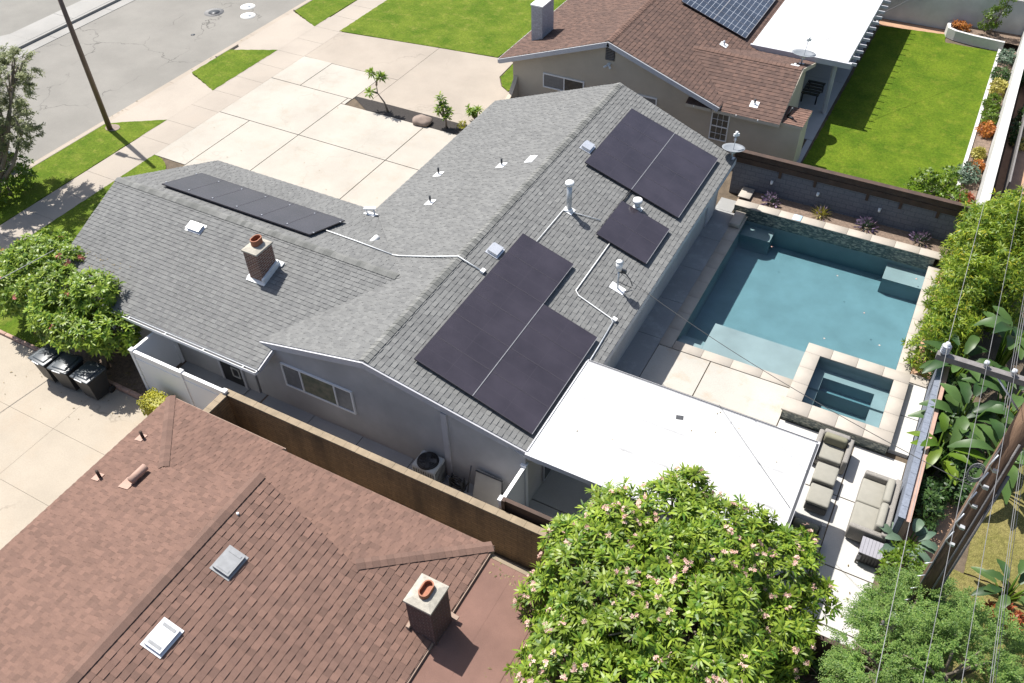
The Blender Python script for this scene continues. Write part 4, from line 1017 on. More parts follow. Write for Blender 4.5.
# ================================================================== WALLS AND FENCES
# block wall on the near boundary
W1 = thing('block_wall', 'weathered brown block wall between the two houses with pale cap', 'wall', (-10.5, 10.95, 0))
b = MB(); b.box(-16.0, 10.86, 0, -5.0, 11.05, 1.74); b.box(-16.0, 9.9, 0, -15.82, 10.855, 1.74); b.build('wall', 'blockwall', W1)
b = MB(); xx = -16.03
while xx < -5.0:
    b.box(xx + .003, 10.852, 1.742, min(xx + .4, -5.0) - .003, 11.058, 1.80 + R.uniform(-.003, .003)); xx += .4
for k in range(3): b.box(-16.03, 9.88 + k * .32 + .003, 1.742, -15.8, 9.88 + (k + 1) * .32 - .003, 1.80)
b.build('cap', 'blockcap', W1)
WF = thing('wood_fence', 'dark brown horizontal board fence beside the block wall at the lower patio edge', 'fence', (-2, 11.18, 0))
b = MB()
for k in range(9): b.box(-6.75, 11.17, .1 + k * .222, 2.4, 11.2, .1 + k * .222 + .21)
b.build('board_panel', 'brownwood', WF)
for k in range(6): MB().box(-6.8 + k * 1.82, 11.1, 0, -6.7 + k * 1.82, 11.168, 2.14).build('post', 'brownwood', WF)
MB().box(-6.8, 11.13, 2.1, 2.42, 11.24, 2.13).build('cap_rail', 'brownwood', WF)
# white vinyl side fence
V = thing('vinyl_fence', 'white vinyl privacy fence enclosing the side door of the grey house', 'fence', (-17.8, 10.92, 0))
for (a, c_) in ((-19.62, -17.72), (-17.6, -15.98)):
    b = MB(); b.box(a, 10.88, .08, c_, 10.93, 1.45); b.box(a, 10.87, 1.47, c_, 10.94, 1.56); b.build('fence_panel', 'vinyl', V)
    b = MB(); b.box(a, 10.885, 1.56, c_, 10.925, 1.80); b.build('upper_panel', 'vinyl', V)
    MB().box(a, 10.855, 1.80, c_, 10.955, 1.86).build('top_rail', 'wtrim', V)
for px in (-19.68, -17.66, -15.92):
    MB().box(px - .06, 10.845, 0, px + .06, 10.965, 1.88).build('post', 'vinyl', V)
    b = MB(); b.box(px - .075, 10.83, 1.88, px + .075, 10.98, 1.905); b.add([(px - .07, 10.835, 1.905), (px + .07, 10.835, 1.905), (px + .07, 10.975, 1.905), (px - .07, 10.975, 1.905), (px, 10.905, 1.96)], [(0, 1, 4), (1, 2, 4), (2, 3, 4), (3, 0, 4)]); b.build('post_cap', 'wtrim', V)
b = MB(); b.box(-19.70, 10.97, .08, -19.66, 12.295, 1.78); b.build('fence_panel', 'vinyl', V); MB().box(-19.73, 10.99, 1.785, -19.63, 12.295, 1.85).build('top_rail', 'wtrim', V)
b = MB(); b.box(-19.74, 12.3, .05, -19.62, 12.41, 1.9); b.build('post', 'vinyl', V)
# white gate at the patio end
Gt = thing('gate', 'white gate with square posts between the brown fence and the grey gable wall', 'gate', (-6.85, 11.9, 0))
MB().box(-6.93, 11.22, 1.82, -6.83, 12.46, 1.88).build('top_rail', 'wtrim', Gt)
MB().box(-6.90, 11.25, .08, -6.86, 12.46, 1.81).build('gate_panel', 'vinyl', Gt)
for py in (11.28, 12.53):
    b = MB(); b.box(-6.95, py - .065, 0, -6.82, py + .065, 1.9); b.box(-6.97, py - .085, 1.902, -6.80, py + .085, 1.95); b.build('post', 'vinyl', Gt)
# pool back wall: grey painted block with brown wood top
BW = thing('pool_wall', 'dark grey painted block wall with brown wooden top behind the pool', 'wall', (-2.3, 30.05, 0))
b = MB(); b.box(-6.75, 29.98, 0, 2.15, 30.16, 1.62); b.build('wall', 'greyblock', BW)
b = MB(); b.box(-6.78, 29.90, 1.50, 2.2, 29.965, 1.72); b.box(-6.78, 29.92, 1.73, 2.2, 29.96, 1.95); b.build('board_panel', 'brownwood', BW)
MB().box(-6.78, 29.88, 1.955, 2.2, 30.10, 1.99).build('cap_rail', 'brownwood', BW)
for px in (-4.9, -3.55, -1.6, -.4, .9): MB().box(px - .05, 29.91, 1.22, px + .05, 29.975, 1.495).build('bracket', 'brownwood', BW)
for px in (-5.15, -3.35, -1.05):
    b = MB(); b.box(px - .05, 29.93, .92, px + .05, 29.975, 1.02); b.cyl(px, 29.9, .9, 1.0, .045, 10); b.build('wall_light', 'whitep', BW)
# right boundary wall
RW = thing('block_wall', 'pale blue grey block wall with pink cap along the right side of the spa and patio', 'wall', (2.35, 20, 0))
b = MB(); b.box(2.22, 15.9, 0, 2.37, 29.9, 1.30); b.build('wall', 'paleblock', RW)
b = MB()
for k in range(35): b.box(2.20, 15.88 + k * .4 + .004, 1.302, 2.375, 15.88 + (k + 1) * .4 - .004, 1.35)
b.build('cap', 'paleblock', RW)
MB().box(2.38, 15.9, 0, 2.53, 22.3, 1.26).build('footing_wall', 'pinkcap', RW)
# neighbour yard walls
NW = thing('garden_wall', 'tall white stucco wall along the right side of the neighbour lawn', 'wall', (2.2, 40, 0))
MB().box(2.12, 30.3, 0, 2.34, 49.3, 1.5).build('wall', 'whitewall', NW)
MB().box(2.09, 30.3, 1.503, 2.42, 49.3, 1.56).build('cap', 'whitewall', NW)
NB = thing('garden_wall', 'pale grey back wall at the top end of the neighbour lawn', 'wall', (-2, 49.5, 0))
MB().box(-12, 49.35, 0, 14, 49.55, 2.05).build('wall', 'whitewall', NB)
b = MB()
for k in range(40): b.obox((-1 + k * .3, 49.6, 2.12), (1, 0, 0), (0, 1, 0), (0, 0, 1), .22, .3, .14)
b.build('cap', 'pinkcap', NB)
b = MB(); b.box(1.28, 30.2, 0, 1.42, 47.9, .16); single(b, 'garden_kerb', 'whitewall', 'low white concrete edging between the neighbour lawn and its flower bed', 'kerb', (1.35, 39, 0))
b = MB(); pts = [(-1.35, 49.3), (-1.42, 48.9), (-1.3, 48.45), (-.9, 48.2), (0, 48.0), (1.45, 47.85)]
inner = [(-1.2, 49.3), (-1.25, 48.95), (-1.18, 48.55), (-.85, 48.35), (0, 48.15), (1.45, 48.0)]
b.prism(pts + list(reversed(inner)), 0, .5); single(b, 'planter_wall', 'whitewall', 'curved low white planter wall in the corner of the neighbour lawn', 'planter', (0, 48.3, 0))
struct(MB().poly([(-1.2, 49.3, .4), (-1.15, 48.6, .4), (0, 48.2, .4), (2.1, 48.05, .4), (2.1, 49.3, .4)]), 'planter_bed', 'mulch')
# bright low edge beside pole (neighbour on the right)
MB_ = MB(); MB_.box(2.98, 34, 0, 3.04, 48, 1.0)
single(MB_, 'garden_fence', 'greywood', 'thin weathered fence behind the white wall at the far right', 'fence', (3, 40, 0))

# ================================================================== POOL AND SPA
PO = thing('swimming_pool', 'rectangular blue green swimming pool with stone coping and raised tiled beam', 'pool', (-2.2, 24.7, 0))
px0, px1, py0, py1, zfl = -5.6, 1.25, 20.75, 28.72, -1.05
b = MB()   # shell walls and floor (open top)
b.add([(px0, py0, zfl), (px1, py0, zfl), (px1, py1, zfl), (px0, py1, zfl), (px0, py0, -.02), (px1, py0, -.02), (px1, py1, -.02), (px0, py1, -.02)],
      [(0, 1, 2, 3), (0, 4, 5, 1), (1, 5, 6, 2), (2, 6, 7, 3), (3, 7, 4, 0)])
b.build('pool_shell', 'plaster', PO)
b = MB(); b.box(-4.72, py0 + .004, zfl, -1.56, 22.55, -.30); b.build('tanning_ledge', 'plaster', PO)
b = MB(); b.box(px0 + .004, py0 + .004, zfl, -4.73, 21.3, -.32); b.box(px0 + .004, 21.3, zfl, -4.73, 21.8, -.6); b.build('entry_step', 'plaster', PO)
b = MB(); b.box(-.15, 27.75, zfl, px1 - .004, py1 - .004, -.4); b.build('corner_seat', 'plaster', PO)
b = MB(); b.box(px0 + .004, 28.0, zfl, -4.42, py1 - .01, -.4); b.build('corner_seat', 'plaster', PO)
b = MB(); b.box(px0 + .012, py0 + .01, zfl + .012, px1 - .012, py1 - .014, -.13); b.build('water', 'water', PO)
b = MB(); b.box(-6.15, py1 - .008, -.22, 1.32, 29.08, .36); b.build('raised_beam', 'tile', PO)
b = MB()   # waterline tile bands
b.add([(px0 + .003, py0 + .003, -.2), (px0 + .003, py1 - .003, -.2), (px0 + .003, py1 - .003, -.022), (px0 + .003, py0 + .003, -.022)], [(0, 1, 2, 3)])
b.add([(px1 - .003, py0 + .003, -.2), (px1 - .003, py1 - .003, -.2), (px1 - .003, py1 - .003, -.022), (px1 - .003, py0 + .003, -.022)], [(3, 2, 1, 0)])
b.add([(px0 + .003, py0 + .003, -.2), (-1.56, py0 + .003, -.2), (-1.56, py0 + .003, -.022), (px0 + .003, py0 + .003, -.022)], [(3, 2, 1, 0)])
b.build('tile_band', 'tile', PO)
def cop(parent, x0, y0, x1, y1, z0, z1, n, axis, name='coping'):
    b = MB()
    for k in range(n):
        if axis == 0: b.rbox(x0 + (x1 - x0) * k / n + .003, y0, z0, x0 + (x1 - x0) * (k + 1) / n - .003, y1, z1, .006, 1)
        else: b.rbox(x0, y0 + (y1 - y0) * k / n + .003, z0, x1, y0 + (y1 - y0) * (k + 1) / n - .003, z1, .006, 1)
    b.build(name, 'coping', parent)
cop(PO, -6.0, 20.4, -5.55, 28.70, -.03, .012, 9, 1); cop(PO, -5.54, 20.4, -1.56, 20.80, -.03, .014, 4, 0); cop(PO, 1.2, 22.25, 1.62, 28.66, -.03, .04, 8, 1)
cop(PO, -6.15, 28.67, 1.6, 29.10, .362, .40, 9, 0, 'beam_coping')
MB().rbox(-6.2, 29.2, .412, -5.72, 29.95, .46, .01, 1).build('stone_block', 'coping', PO); MB().rbox(-6.02, 27.72, .014, -5.62, 28.6, .2, .01, 1).build('stone_block', 'coping', PO)
MB().rbox(-6.18, 29.43, 0, -5.74, 29.93, .41, .01, 1).build('block_base', 'coping', PO)
b = MB(); b.rbox(-3.9, 28.7, .401, -3.58, 29.07, .415, .005, 1); sk = b.build('skimmer_lid', 'skim', PO)
b = MB()
for (x, y) in ((-1.6, 26.8), (-1.2, 23.3), (-4.2, 27.4), (.5, 23.8), (-.3, 25.2), (.95, 27.9)): b.cyl(x, y, -.128, -.124, .03, 8)
b.build('floating_leaf', 'petal', PO)

SP = thing('spa', 'raised square hot tub with stone coping at the pool corner', 'hot tub', (0, 20.6, 0))
ox0, ox1, oy0, oy1, zt = -1.52, 1.60, 19.05, 22.2, .40
ix0, ix1, iy0, iy1 = -1.10, 1.22, 19.55, 21.80
b = MB(); wz = .395
b.box(ox0, oy0, -.6, ox1, iy0 - .01, wz); b.box(ox0, iy1 + .01, -1.04, ox1, oy1, wz); b.box(ox0, iy0 - .01, -1.04, ix0 - .01, iy1 + .01, wz); b.box(ix1 + .01, iy0 - .01, -.6, ox1, iy1 + .01, wz)
b.build('spa_wall', 'tile', SP)
b = MB(); qx0, qx1, qy0, qy1 = -.78, .82, 20.08, 21.45
def ringz(b, o_, i_, z):
    b.add([(o_[0], o_[1], z), (o_[2], o_[1], z), (o_[2], o_[3], z), (o_[0], o_[3], z), (i_[0], i_[1], z), (i_[2], i_[1], z), (i_[2], i_[3], z), (i_[0], i_[3], z)],
          [(0, 1, 5, 4), (1, 2, 6, 5), (2, 3, 7, 6), (3, 0, 4, 7)])
def well(b, i_, z0, z1, floor=True):
    x0, y0, x1, y1 = i_
    b.add([(x0, y0, z0), (x1, y0, z0), (x1, y1, z0), (x0, y1, z0), (x0, y0, z1), (x1, y0, z1), (x1, y1, z1), (x0, y1, z1)],
          ([(0, 1, 2, 3)] if floor else []) + [(0, 4, 5, 1), (1, 5, 6, 2), (2, 6, 7, 3), (3, 7, 4, 0)])
well(b, (ix0, iy0, ix1, iy1), -.1, wz, False); ringz(b, (ix0, iy0, ix1, iy1), (qx0, qy0, qx1, qy1), -.1); well(b, (qx0, qy0, qx1, qy1), -.55, -.1)
b.box(-.15, 20.08, -.55, .35, 20.3, -.33)
b.build('spa_shell', 'plaster', SP)
b = MB(); b.box(ix0 + .01, iy0 + .01, -.54, ix1 - .01, iy1 - .01, .28); b.build('water', 'water', SP)
cop(SP, ox0 - .04, oy0 - .04, ox1 + .04, iy0 + .02, wz, zt + .045, 4, 0); cop(SP, ox0 - .04, iy1 - .02, ox1 + .04, oy1 + .04, wz, zt + .045, 4, 0)
cop(SP, ox0 - .04, iy0 + .022, ix0 + .02, iy1 - .022, wz, zt + .045, 3, 1); cop(SP, ix1 - .02, iy0 + .022, ox1 + .04, iy1 - .022, wz, zt + .045, 3, 1)

# ================================================================== PATIO FURNITURE
def cushion(b, x0, y0, z0, x1, y1, z1, r=.05): b.rbox(x0, y0, z0, x1, y1, z1, r, 3)
def armchair(label, cx, yb, seat_dir=-1):
    """back towards +Y, seat towards -Y; cx centre, yb back edge"""
    A = thing('armchair', label, 'armchair', (cx, yb - .5, 0), 'wicker armchairs on the patio')
    x0, x1 = cx - .5, cx + .5
    b = MB(); b.rbox(x0 + .15, yb - .92, .08, x1 - .15, yb - .1, .3, .03); b.build('seat_base', 'wicker', A)
    MB().rbox(x0 + .14, yb - .16, .1, x1 - .14, yb, .72, .04).build('backrest', 'wicker', A)
    for q in (x0, x1 - .15): MB().rbox(q, yb - .95, .05, q + .15, yb, .62, .04).build('armrest', 'wicker', A)
    b = MB(); cushion(b, x0 + .16, yb - .93, .305, x1 - .16, yb - .2, .47); b.build('seat_cushion', 'cushion', A)
    b = MB(); b.rbox(x0 + .18, yb - .4, .475, x1 - .18, yb - .2, .82, .07, 3); b.build('back_cushion', 'cushiond', A)
    return A
armchair('grey wicker armchair with olive cushions directly in front of the spa', .19, 18.62)
c2 = armchair('grey wicker armchair partly hidden by the flowering tree beside the white patio cover', .2, 15.3)
def ottoman(label, cx, cy):
    O = thing('ottoman', label, 'ottoman', (cx, cy, 0), 'wicker ottomans on the patio')
    MB().rbox(cx - .3, cy - .33, .05, cx + .3, cy + .33, .33, .03).build('base', 'wickerd', O)
    b = MB(); cushion(b, cx - .31, cy - .34, .335, cx + .31, cy + .34, .48, .05); b.build('seat_cushion', 'cushion', O)
    return O
ottoman('square olive ottoman touching the front of the armchair by the spa', .24, 17.18)
ottoman('square olive ottoman second from the spa, next to the white patio cover edge', .28, 16.36)
S_ = thing('sofa', 'two seat grey wicker sofa with olive beige cushions against the pale blue wall', 'sofa', (1.68, 16.65, 0))
b = MB(); b.rbox(1.2, 15.62, .06, 2.15, 17.68, .28, .03); b.build('seat_base', 'wicker', S_)
MB().rbox(2.0, 15.62, .28, 2.17, 17.68, .72, .04).build('backrest', 'wicker', S_)
for q in (15.6, 17.55): MB().rbox(1.2, q, .1, 2.1, q + .15, .64, .04).build('armrest', 'wicker', S_)
for q in (15.77, 16.66):
    b = MB(); cushion(b, 1.2, q, .285, 1.9, q + .875, .46); b.build('seat_cushion', 'cushion', S_)
    b = MB(); b.rbox(1.8, q + .01, .465, 2.0, q + .865, .84, .07, 3); b.build('back_cushion', 'cushion', S_)
T_ = thing('side_table', 'small square side table with slatted lilac grey top next to the sofa', 'table', (1.92, 15.24, 0))
b = MB()
for k in range(7): b.box(1.61 + k * .088, 14.98, .5, 1.692 + k * .088, 15.52, .53)
b.build('tabletop', 'tabletop', T_)
b = MB()
for k in range(6): b.box(1.68 + k * .08, 15.03, .05, 1.72 + k * .08, 15.06, .48); b.box(2.2, 15.06 + k * .07, .05, 2.21, 15.1 + k * .07, .48)
b.box(1.66, 15.06, .02, 2.19, 15.48, .46); b.build('cabinet', 'black', T_)
for (a, c_) in ((1.62, 15.0), (2.17, 15.0), (1.62, 15.47), (2.17, 15.47)): MB().box(a, c_, 0, a + .045, c_ + .045, .498).build('leg', 'wickerd', T_)
b = MB(); b.obox((1.66, 15.0, .3), (1, .3, 0), (-.3, 1, 0), (0, 0, 1), .1, .02, .22); b.build('door_card', 'tabletop', T_)

# ================================================================== SIDE YARD CLUTTER
AC = thing('air_conditioner', 'grey outdoor air conditioning unit against the grey gable wall', 'air conditioner', (-9.75, 12.1, 0))
b = MB(); b.rbox(-10.13, 11.78, .06, -9.38, 12.42, .86, .06, 3); b.build('casing', 'acgrey', AC)
b = MB()
for k in range(9): b.box(-10.05 + k * .08, 11.765, .14, -10.03 + k * .08, 11.785, .78); b.box(-9.385, 11.85 + k * .06, .14, -9.365, 11.87 + k * .06, .78)
b.build('side_grille', 'metal_d', AC)
b = MB(); b.cyl(-9.76, 12.1, .862, .875, .32, 28); fg = b.build('fan_recess', 'black', AC)
b = MB()
for k in range(4):
    t = k * PI / 2 + .4; b.obox((-9.76 + .14 * math.cos(t), 12.1 + .14 * math.sin(t), .885), (math.cos(t), math.sin(t), 0), (-math.sin(t), math.cos(t), .3), (0, 0, 1), .24, .13, .01)
b.cyl(-9.76, 12.1, .876, .9, .06, 14); b.build('fan_blade', 'metal_d', fg)
b = MB()
for q in (.1, .17, .24, .3): b.tube([(-9.76 + q * math.cos(2 * PI * k / 28), 12.1 + q * math.sin(2 * PI * k / 28), .915) for k in range(29)], .005, 5)
for k in range(8): t = k * PI / 4; b.tube([(-9.76, 12.1, .918), (-9.76 + .31 * math.cos(t), 12.1 + .31 * math.sin(t), .90)], .005, 5)
b.build('fan_guard', 'metal_d', AC)
BD = thing('folding_table', 'grey folded table leaning against the gable wall between the air conditioner and gate', 'table', (-7.9, 12.3, 0))
X = Vector((1, -.02, -.02)); Yv = Vector((0, .35, 1)).normalized(); Nn = X.cross(Yv)
b = MB(); b.obox((-7.92, 12.26, .52), X, Yv, Nn, .84, .92, .05); b.build('tabletop', 'board', BD)
b = MB(); b.tube([Vector((-8.34, 12.36, .99)), Vector((-7.5, 12.36, .99)), Vector((-7.47, 12.24, .4))], .022); b.tube([Vector((-8.44, 12.3, 1.2)), Vector((-8.5, 12.1, .2))], .02); b.build('frame', 'metal_d', BD)
HR = thing('hose_reel', 'dark hose reel on the ground beside the air conditioner', 'hose reel', (-8.9, 12.2, 0))
b = MB(); b.tube([(-8.9 + .2 * math.cos(t * PI / 8), 12.2, .28 + .2 * math.sin(t * PI / 8)) for t in range(17)], .05, 8); b.build('hose', 'black', HR)
b = MB(); b.box(-9.12, 12.1, 0, -9.08, 12.3, .5); b.box(-8.72, 12.1, 0, -8.68, 12.3, .5); b.tube([(-9.1, 12.2, .3), (-8.7, 12.2, .3)], .03); b.build('stand', 'metal_d', HR)
def jug(label, x, y, m):
    b = MB(); b.rbox(x - .07, y - .07, 0, x + .07, y + .07, .24, .03, 3); b.cyl(x, y, .23, .29, .025, 10); b.tube([(x - .05, y, .22), (x - .07, y, .28), (x, y, .27)], .012, 6)
    single(b, 'jug', m, label, 'jug', (x, y, 0))
jug('white plastic jug on the ground beside the leaning table', -8.62, 11.85, 'whitep')
jug('yellow green plastic jug next to the white jug', -8.42, 11.9, 'greenp')

# ================================================================== BINS, STREET THINGS
BN = thing('trash_bin', 'black wheeled trash bin nearest the white fence, grey blue lid', 'trash bin', (0, 0, 0), 'wheeled trash bins beside the shrub')
b = MB()
v = [(-.28, -.27, .12), (.28, -.27, .12), (.28, .27, .06), (-.28, .27, .06), (-.36, -.35, .98), (.36, -.35, .98), (.36, .35, .98), (-.36, .35, .98)]
b.add(v, [(3, 2, 1, 0), (4, 5, 6, 7), (0, 1, 5, 4), (1, 2, 6, 5), (2, 3, 7, 6), (3, 0, 4, 7)])
b.box(-.385, -.375, .93, .385, .375, .99); b.build('body', 'binp', BN)
b = MB(); b.rbox(-.39, -.40, .992, .39, .39, 1.05, .025, 2); b.rbox(-.28, -.3, 1.045, .28, .3, 1.085, .03, 2); ld = b.build('lid', 'binlid', BN)
b = MB(); b.box(-.16, -.42, .995, .16, -.38, 1.03); b.build('lid_grip', 'whitep', ld)
b = MB(); b.tube([(-.3, .43, 1.0), (.3, .43, 1.0)], .02); b.box(-.3, .38, .96, -.26, .43, 1.0); b.box(.26, .38, .96, .3, .43, 1.0); b.build('handle', 'binp', BN)
for q in (-1, 1): MB().tube([(q * .26, .3, .12), (q * .33, .3, .12)], .12, 16).build('wheel', 'tyre', BN)
BN.location = (-21.05, 10.03, 0)
dup(BN, (-22.02, 9.98, 0), 'black wheeled trash bin standing between the two others', .1)
dup(BN, (-22.88, 9.96, 0), 'black wheeled trash bin farthest from the white fence, beside the lawn edging', -.06)

L_ = thing('street_lamp', 'tall brown steel street lamp pole on the grass strip by the street', 'street lamp', (-33.6, 22.15, 0))
b = MB(); b.tube([(-33.6, 22.15, 0), (-33.6, 22.15, 4), (-33.6, 22.15, 7.8)], [.125, .11, .085], 14); b.build('pole', 'lamppole', L_)
b = MB(); b.tube([(-33.6, 22.15, 6.45), (-34.2, 22.1, 6.6), (-34.8, 22.05, 6.62)], .04); am = b.build('lamp_arm', 'lamppole', L_)
b = MB(); b.rbox(-35.35, 21.92, 6.5, -34.75, 22.18, 6.66, .05, 3); b.build('lamp_head', 'galv', am)
b = MB(); b.prism([(-33.6 + .38 * math.cos(k * PI / 5), 22.3 + .3 * math.sin(k * PI / 5)) for k in range(10)], .0, .03); single(b, 'pole_footing', 'rock', 'worn pinkish patch of concrete at the foot of the street lamp', 'footing', (-33.6, 22.3, 0))

def cover(name, label, x, y, r, m, r2, m2, group=None):
    C = thing(name, label, 'utility cover', (x, y, -.15), group)
    MB().cyl(x, y, -.15, -.142, r, 32).build('collar', m, C)
    MB().cyl(x, y, -.142, -.137, r2, 28).build('lid', m2, C)
    return C
cover('manhole_cover', 'dark round manhole cover in the road', -38.54, 34.4, .56, 'iron', .33, 'metal_d')
def vcover(label, x, y, ang):
    C = cover('valve_cover', label, x, y, .43, 'ironw', .17, 'galv', 'white valve covers in the road')
    b = MB(); a = Vector((math.cos(ang), math.sin(ang), 0)); n_ = Vector((-a.y, a.x, 0)); p = Vector((x, y, -.135))
    b.add([p + a * .12, p + n_ * .07 - a * .05, p - n_ * .07 - a * .05], [(0, 2, 1)]) if False else b.add([p + a * .12, p + n_ * .07 - a * .05, p - n_ * .07 - a * .05], [(0, 1, 2)])
    b.build('mark', 'metal_d', C)
vcover('white painted round valve cover with a grey mark, the farther of the white pair', -37.3, 35.85, .5)
vcover('white painted round valve cover with a grey mark, nearer the kerb', -36.45, 34.9, .5)
b = MB(); b.cyl(-37.54, 31.64, -.15, -.143, .12, 14); single(b, 'survey_cap', 'metal_d', 'tiny dark round metal cap in the middle of the road', 'utility cover', (-37.54, 31.64, -.15))

# parked car just showing at the left edge
CR = thing('parked_car', 'dark blue car parked at the kerb under the olive tree', 'car', (-35.75, 16.0, -.15))
prof = [(-2.2, .35), (-2.2, .75), (-1.3, .92), (-.8, 1.4), (.9, 1.42), (1.6, .95), (2.15, .8), (2.25, .4)]
b = MB(); n = len(prof); vs = []
for q, inset in ((-.85, 0), (.85, 0)):
    for (yy, zz) in prof: vs.append((-35.75 + q * (.82 if zz > 1.2 else 1), 16.0 + yy, -.15 + zz))
b.add(vs, [tuple(range(n - 1, -1, -1)), tuple(range(n, 2 * n))] + [(i, (i + 1) % n, n + (i + 1) % n, n + i) for i in range(n)]); b.build('body', 'carpaint', CR)
b = MB(); b.add([(-36.35, 17.02, 1.2), (-35.15, 17.02, 1.2), (-35.05, 17.55, .86), (-36.45, 17.55, .86)], [(0, 1, 2, 3)]); b.build('windscreen', 'glass', CR)
for (q, yy) in ((-1, -1.4), (1, -1.4), (-1, 1.4), (1, 1.4)):
    wv = MB().tube([(-35.75 + q * .68, 16 + yy, .18), (-35.75 + q * .88, 16 + yy, .18)], .33, 20).build('wheel', 'tyre', CR)
    MB().tube([(-35.75 + q * .885, 16 + yy, .18), (-35.75 + q * .895, 16 + yy, .18)], .2, 16).build('rim', 'alu', wv)
for q in (-1, 1): MB().rbox(-35.75 + q * .6 - .16, 18.12, .42, -35.75 + q * .6 + .16, 18.26, .56, .03).build('headlight', 'light', CR)

# ================================================================== UTILITY POLE AND WIRES
U = thing('utility_pole', 'tall weathered wooden utility pole with crossarm behind the patio wall', 'utility pole', (2.92, 12.85, 0))
b = MB(); b.tube([(2.92, 12.85, 0), (2.92, 12.85, 5), (2.92, 12.85, 11.2)], [.22, .195, .165], 18); b.build('pole', 'polewood', U)
b = MB(); b.box(1.2, 12.93, 9.25, 4.7, 13.05, 9.37); arm = b.build('crossarm', 'greywood', U)
for x in (1.3, 1.98, 2.42, 3.5, 4.1, 4.6):
    b = MB(); b.cyl(x, 12.99, 9.37, 9.43, .03, 10)
    if x < 1.5:
        for k in range(4): b.cyl(x, 12.99, 9.43 + k * .045, 9.455 + k * .045, .085, 14, .06)
        b.cyl(x, 12.99, 9.43, 9.64, .04, 10)
    else: b.cyl(x, 12.99, 9.43, 9.5, .05, 12, .04)
    b.build('insulator', 'porcelain', arm)
b = MB(); b.tube([(2.2, 12.98, 9.26), (2.92, 12.95, 8.5)], .018); b.build('brace', 'galv', arm)
b = MB(); b.tube([(2.75, 12.72, .3), (2.75, 12.72, 8.0)], .02, 8); b.tube([(2.98, 12.64, .3), (2.98, 12.64, 8.2)], .02, 8); b.build('riser_pipe', 'greywood', U)
b = MB(); b.tube([(3.12, 12.78, .2), (3.12, 12.78, 7.2)], .035, 8); b.build('cable_guard', 'greywood', U)
b = MB(); b.rbox(2.45, 12.5, 1.15, 2.68, 12.75, 2.0, .02); b.build('meter_box', 'acgrey', U)
b = MB()
for (z, q) in ((5.0, .1), (5.6, .14), (6.3, .1), (6.9, .12), (7.4, .1)):
    b.obox((2.86, 12.62, z), (1, 0, 0), (0, 1, 0), (0, 0, 1), .09, q * .6, .06); b.tube([(2.80, 12.6, z), (2.70, 12.5, z + .2), (2.76, 12.58, z + .45)], .014, 6)
b.build('cable_clamp', 'galv', U)
b = MB()
for k in range(3): b.tube([(2.62 + .13 * math.cos(t * PI / 8), 12.75, 7.0 + .05 * k + .22 * math.sin(t * PI / 8)) for t in range(17)], .012, 5)
b.build('cable_loop', 'wire', U)
for z in (2.6, 3.1, 3.6, 4.1): MB().tube([(2.78, 12.75, z), (2.6, 12.62, z)], .012, 6).build('climbing_step', 'galv', U)

def wire(name, label, a, c, sag, m='wire', r=.008, group=None, n=24):
    a = Vector(a); c = Vector(c); b = MB()
    pts = [a.lerp(c, i / n) - Vector((0, 0, sag * 4 * (i / n) * (1 - i / n))) for i in range(n + 1)]
    mid = pts[0]; b.tube(pts, r, 6)
    return single(b, name, m, label, 'cable', tuple(mid), group)
GW = 'overhead wires on the utility pole'
wire('power_line', 'leftmost overhead wire, at the crossarm tip insulator, crossing the bamboo', (1.3, 12.99, 9.62), (1.45, 62, 9.4), .6, 'wirew', .005, GW, 40)
wire('power_line', 'leftmost overhead wire running down past the side table from the crossarm tip', (1.3, 12.99, 9.62), (2.2, -12, 9.3), .4, 'wirew', .005, GW)
for i, (x, l1, l2) in enumerate(((1.98, 'second overhead wire from the left above the bamboo, on the crossarm', 'second overhead wire from the left, running down over the feathery tree'),
                                (2.42, 'third overhead wire from the left above the bamboo, on the crossarm', 'third overhead wire from the left, running down over the feathery tree'))):
    wire('power_line', l1, (x, 12.99, 9.5), (x + .35, 62, 9.2), .8, 'wire', .005, GW, 40)
    wire('power_line', l2, (x, 12.99, 9.5), (x + .4, -12, 9.3), .4, 'wire', .005, GW)
for i, (x, z) in enumerate(((2.55, 8.6), (2.62, 8.45), (2.7, 8.3))):
    nm = ('uppermost', 'middle', 'lowest')[i]
    wire('telephone_cable', nm + ' of the three bundled cables above the banana plants', (x, 12.9, z), (x + .6, 60, z - .2), .9, 'wire', .005, GW, 40)
    wire('telephone_cable', nm + ' of the three bundled cables running down the feathery tree', (x + .5, 12.8, z - .5), (x + 1.1, -12, z - .4), .4, 'wire', .005, GW)
wire('service_drop', 'thin dark service cable sagging from the roof mast across the spa to the pole', (mx_, my_, mz + .7), (2.8, 12.8, 6.6), .35, 'wired', .008)
wire('service_drop', 'thin cable crossing the white patio cover towards the pole', (-2.9, 16.3, 2.6), (-.28, 13.9, 2.56), .0, 'wired', .006)
wire('service_drop', 'pale cable reaching the left shrub from outside the frame', (-24.4, 12.5, 2.95), (-25.1, 7.5, 3.2), .05, 'wirew', .014)
wire('dish_cable', 'thin cable running from the far satellite dish over the white patio cover', (-5.95, 36.7, 3.5), (2.0, 52, 5.5), .3, 'wire', .008)

